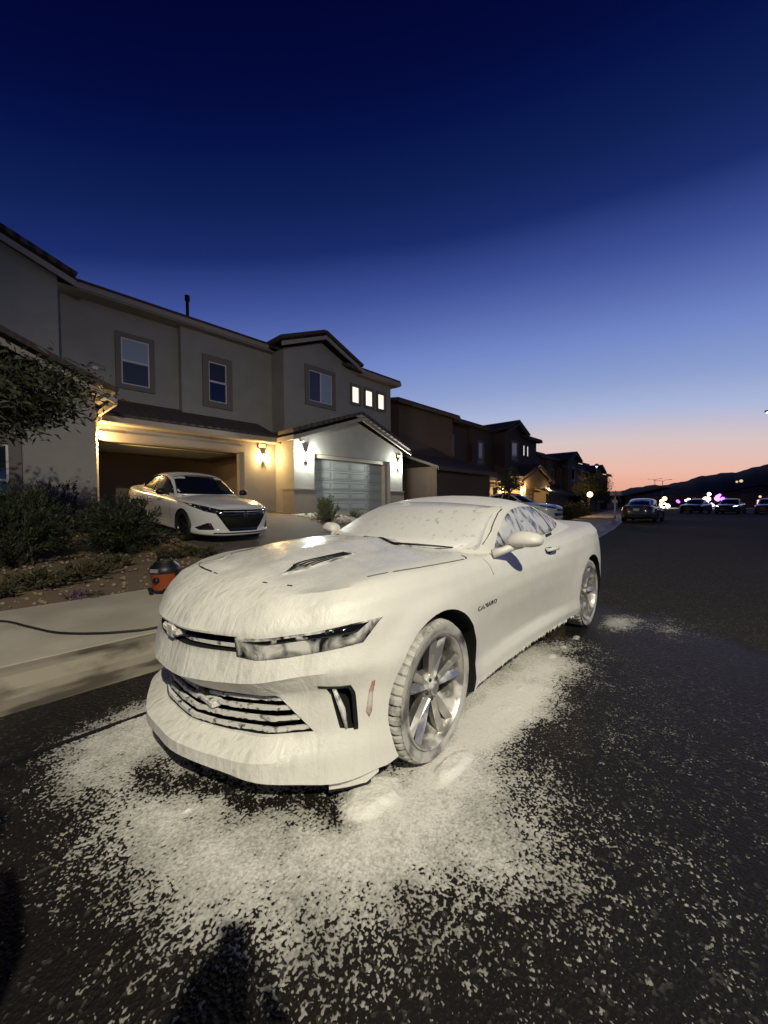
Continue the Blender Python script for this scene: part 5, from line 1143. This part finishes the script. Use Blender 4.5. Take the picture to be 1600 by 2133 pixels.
_t = FOAMG.node_tree; _s = N(_t, 'ShaderNodeAttribute'); _s.attribute_name = 'thickness'; _r = N(_t, 'ShaderNodeMapRange'); _t.links.new(_s.outputs['Fac'], _r.inputs[0])
_r.inputs[1].default_value = .15; _r.inputs[2].default_value = 1.0   # a thin film lets the asphalt through, a thick blob is white
_m = N(_t, 'ShaderNodeMix', data_type='RGBA'); _t.links.new(_r.outputs[0], _m.inputs['Factor']); _m.inputs[6].default_value = (.17, .162, .14, 1); _m.inputs[7].default_value = (.78, .755, .69, 1)
_t.links.new(_m.outputs[2], _t.nodes['Principled BSDF'].inputs['Base Color'])
Va, Fa, Ta = foam_field(-.3, 3.4, -.5, 3.1, .0038); Vb, Fb, Tb = foam_field(3.4, 5.6, -.2, 1.9, .0065)
fo = tag(mk_np('foam_on_road', np.concatenate([Va, Vb]), np.concatenate([Fa, Fb + len(Va)]), FOAMG, smooth=True, kind='stuff'), 'white soap foam spread on the road round the coupe', 'foam')
at = fo.data.attributes.new('thickness', 'FLOAT', 'POINT'); at.data.foreach_set('value', np.concatenate([Ta, Tb]).astype(np.float32))
# ================================================================== FAR END OF THE STREET
def far_house(x, y, w, d, h, rz, label):
    r = empty('distant_house', (x, y, 0), rz, label, 'house', 'dark houses at the street\'s far end')
    MB().box(-w / 2, w / 2, -d / 2, d / 2, -.1, h).build('wall', BROWN, r)
    rf = MB(); rf.slab([(-w / 2 - .5, -d / 2 - .5, h), (w / 2 + .5, -d / 2 - .5, h), (w / 2 - 1, 0, h + 1.5), (-w / 2 + 1, 0, h + 1.5)], .15); rf.slab([(w / 2 + .5, d / 2 + .5, h), (-w / 2 - .5, d / 2 + .5, h), (-w / 2 + 1, 0, h + 1.5), (w / 2 - 1, 0, h + 1.5)], .15); rf.build('roof', ROOF, r)
    MB().box(-w / 2 - .06, -w / 2 - .005, -d * .1, d * .25, .0, 2.3).build('garage_door', DARKTAN, r)
    for s in (-.38, .38): MB().box(-w / 2 - .05, -w / 2 - .005, d * s - .5, d * s + .5, h * .55, h * .75).build('window', GLASS, r)
    return r
fh = [(92, 9.5, 12, 12, 2.3, 'lowest dark house left of the far string lights'), (95, -3.5, 13, 12, 2.5, 'dark far house behind the purple lights'), (98, -17, 13, 12, 2.6, 'dark far house at the photo\'s right edge'), (96, 23, 12, 12, 2.2, 'far dark house behind the round tree')]
for x, y, w, d, h, lb in fh: far_house(x, y, w, d, h, 0, lb)
def bulb_set(x, y, z, n, spr, col, st, r, label, name='string_lights'):
    e = empty(name, (x, y, z), 0, label, 'lights', 'coloured lights up the street'); m = glow('bulb_glow', (*col, 1), st)
    w = MB(); pts = [(0, RNG.normal() * spr[0], RNG.normal() * spr[1]) for _ in range(n)]
    w.tube([(0.05, -spr[0] * 1.5, -spr[1]), (.05, 0, 0), (.05, spr[0] * 1.5, spr[1])], .02, 5); w.build('wire', BLACK, e)
    for p in pts: MB().ball(p, r * random.uniform(.8, 1.7), 5).build('bulb', m, e, True)
PUR = (.42, .10, 1.0)
for a in ((75, 8.49, 1.1, 5, (.35, .3), (1, .80, .45), 5, .20, 'yellow cluster of lights right of the dark sedan'), (75, 7.9, .35, 3, (.3, .12), (1, .97, .85), 9, .22, 'white lights low beside the yellow cluster'),
          (75, 6.55, 1.05, 3, (.12, .16), PUR, 4, .13, 'small purple lights right of the yellow cluster'), (75, 5.3, 1.35, 3, (.2, .1), (1, .9, .85), 5, .14, 'small pinkish lights mid street'), (75, 4.9, .6, 4, (.2, .2), (1, .9, 1), 4, .11, 'string of small white lights under the pinkish ones'),
          (75, 2.9, 1.45, 6, (.38, .25), (1, .72, .70), 6, .20, 'big pink cluster of lights by the purple one'), (75, 1.75, 1.6, 7, (.35, .22), PUR, 7, .19, 'big purple cluster of lights'), (75, 2.6, .55, 3, (.2, .15), (1, .9, 1), 5, .13, 'white lights under the pink cluster'),
          (75, -.6, 4.0, 2, (.5, .1), (1, .75, .5), .8, .16, 'dim amber lamps high on the far house'), (75, -5.4, 1.9, 2, (.15, .05), (1, .7, .6), 3, .16, 'single pink light near the right edge'), (74, -2.55, 1.0, 3, (.05, .45), (1, .45, .25), 2.2, .15, 'upright orange light beside the right cars')):
    bulb_set(*a)
sg = empty('street_sign', (31.5, 6.3, .14), 0, 'small pale sign on a post at the kerb left of the dark sedan', 'sign')
MB().tube([(0, 0, 0), (0, 0, 1.9)], .03, 8).build('post', STEEL, sg, True); MB().box(-.02, .02, -.35, .35, 1.55, 1.85).build('plate', mat('sign_plate', (.3, .3, .28), .5), sg)
mb = empty('mailbox', (29.6, 5.95, .14), 0, 'pale mailbox post at the kerb beside the dark sedan', 'mailbox')
MB().box(-.05, .05, -.05, .05, 0, 1.0).build('post', VINYL, mb, bevel=.01); MB().box(-.24, .24, -.13, .13, 1.0, 1.25).build('box', VINYL, mb, bevel=.05)
pl = empty('path_light', (33.2, 8.4, .2), 0, 'warm glowing lamp in the bushes up the street', 'lamp'); MB().tube([(0, 0, 0), (0, 0, 1.5)], .04, 8).build('post', BLACK, pl, True); MB().ball((0, 0, 1.62), .2, 8).build('globe', glow('globe_glow', (1, .74, .32, 1), 9), pl, True)
# hill on the horizon
n = 160; V = []
for i in range(n):
    a = R(16) - R(50) * i / (n - 1); t = i / (n - 1)
    hgt = 11 + 60 * sstep(0.0, .75, t) * .82 + 1.2 * math.sin(i * .33) + .6 * math.sin(i * .91 + 2) + .3 * math.sin(i * 2.3)
    for rr, k in ((380, -.2), (430, .55), (520, 1.0), (640, .9), (800, -.2)): V.append((rr * math.cos(a), rr * math.sin(a), max(-.2, hgt * k)))
mk('hill', V, [(i * 5 + j, i * 5 + j + 1, i * 5 + j + 6, i * 5 + j + 5) for i in range(n - 1) for j in range(4)], mat('hill_scrub', (.012, .010, .009), .95, bump=.5, bscale=.2, vary=.4, vscale=.05), smooth=True, kind='structure')
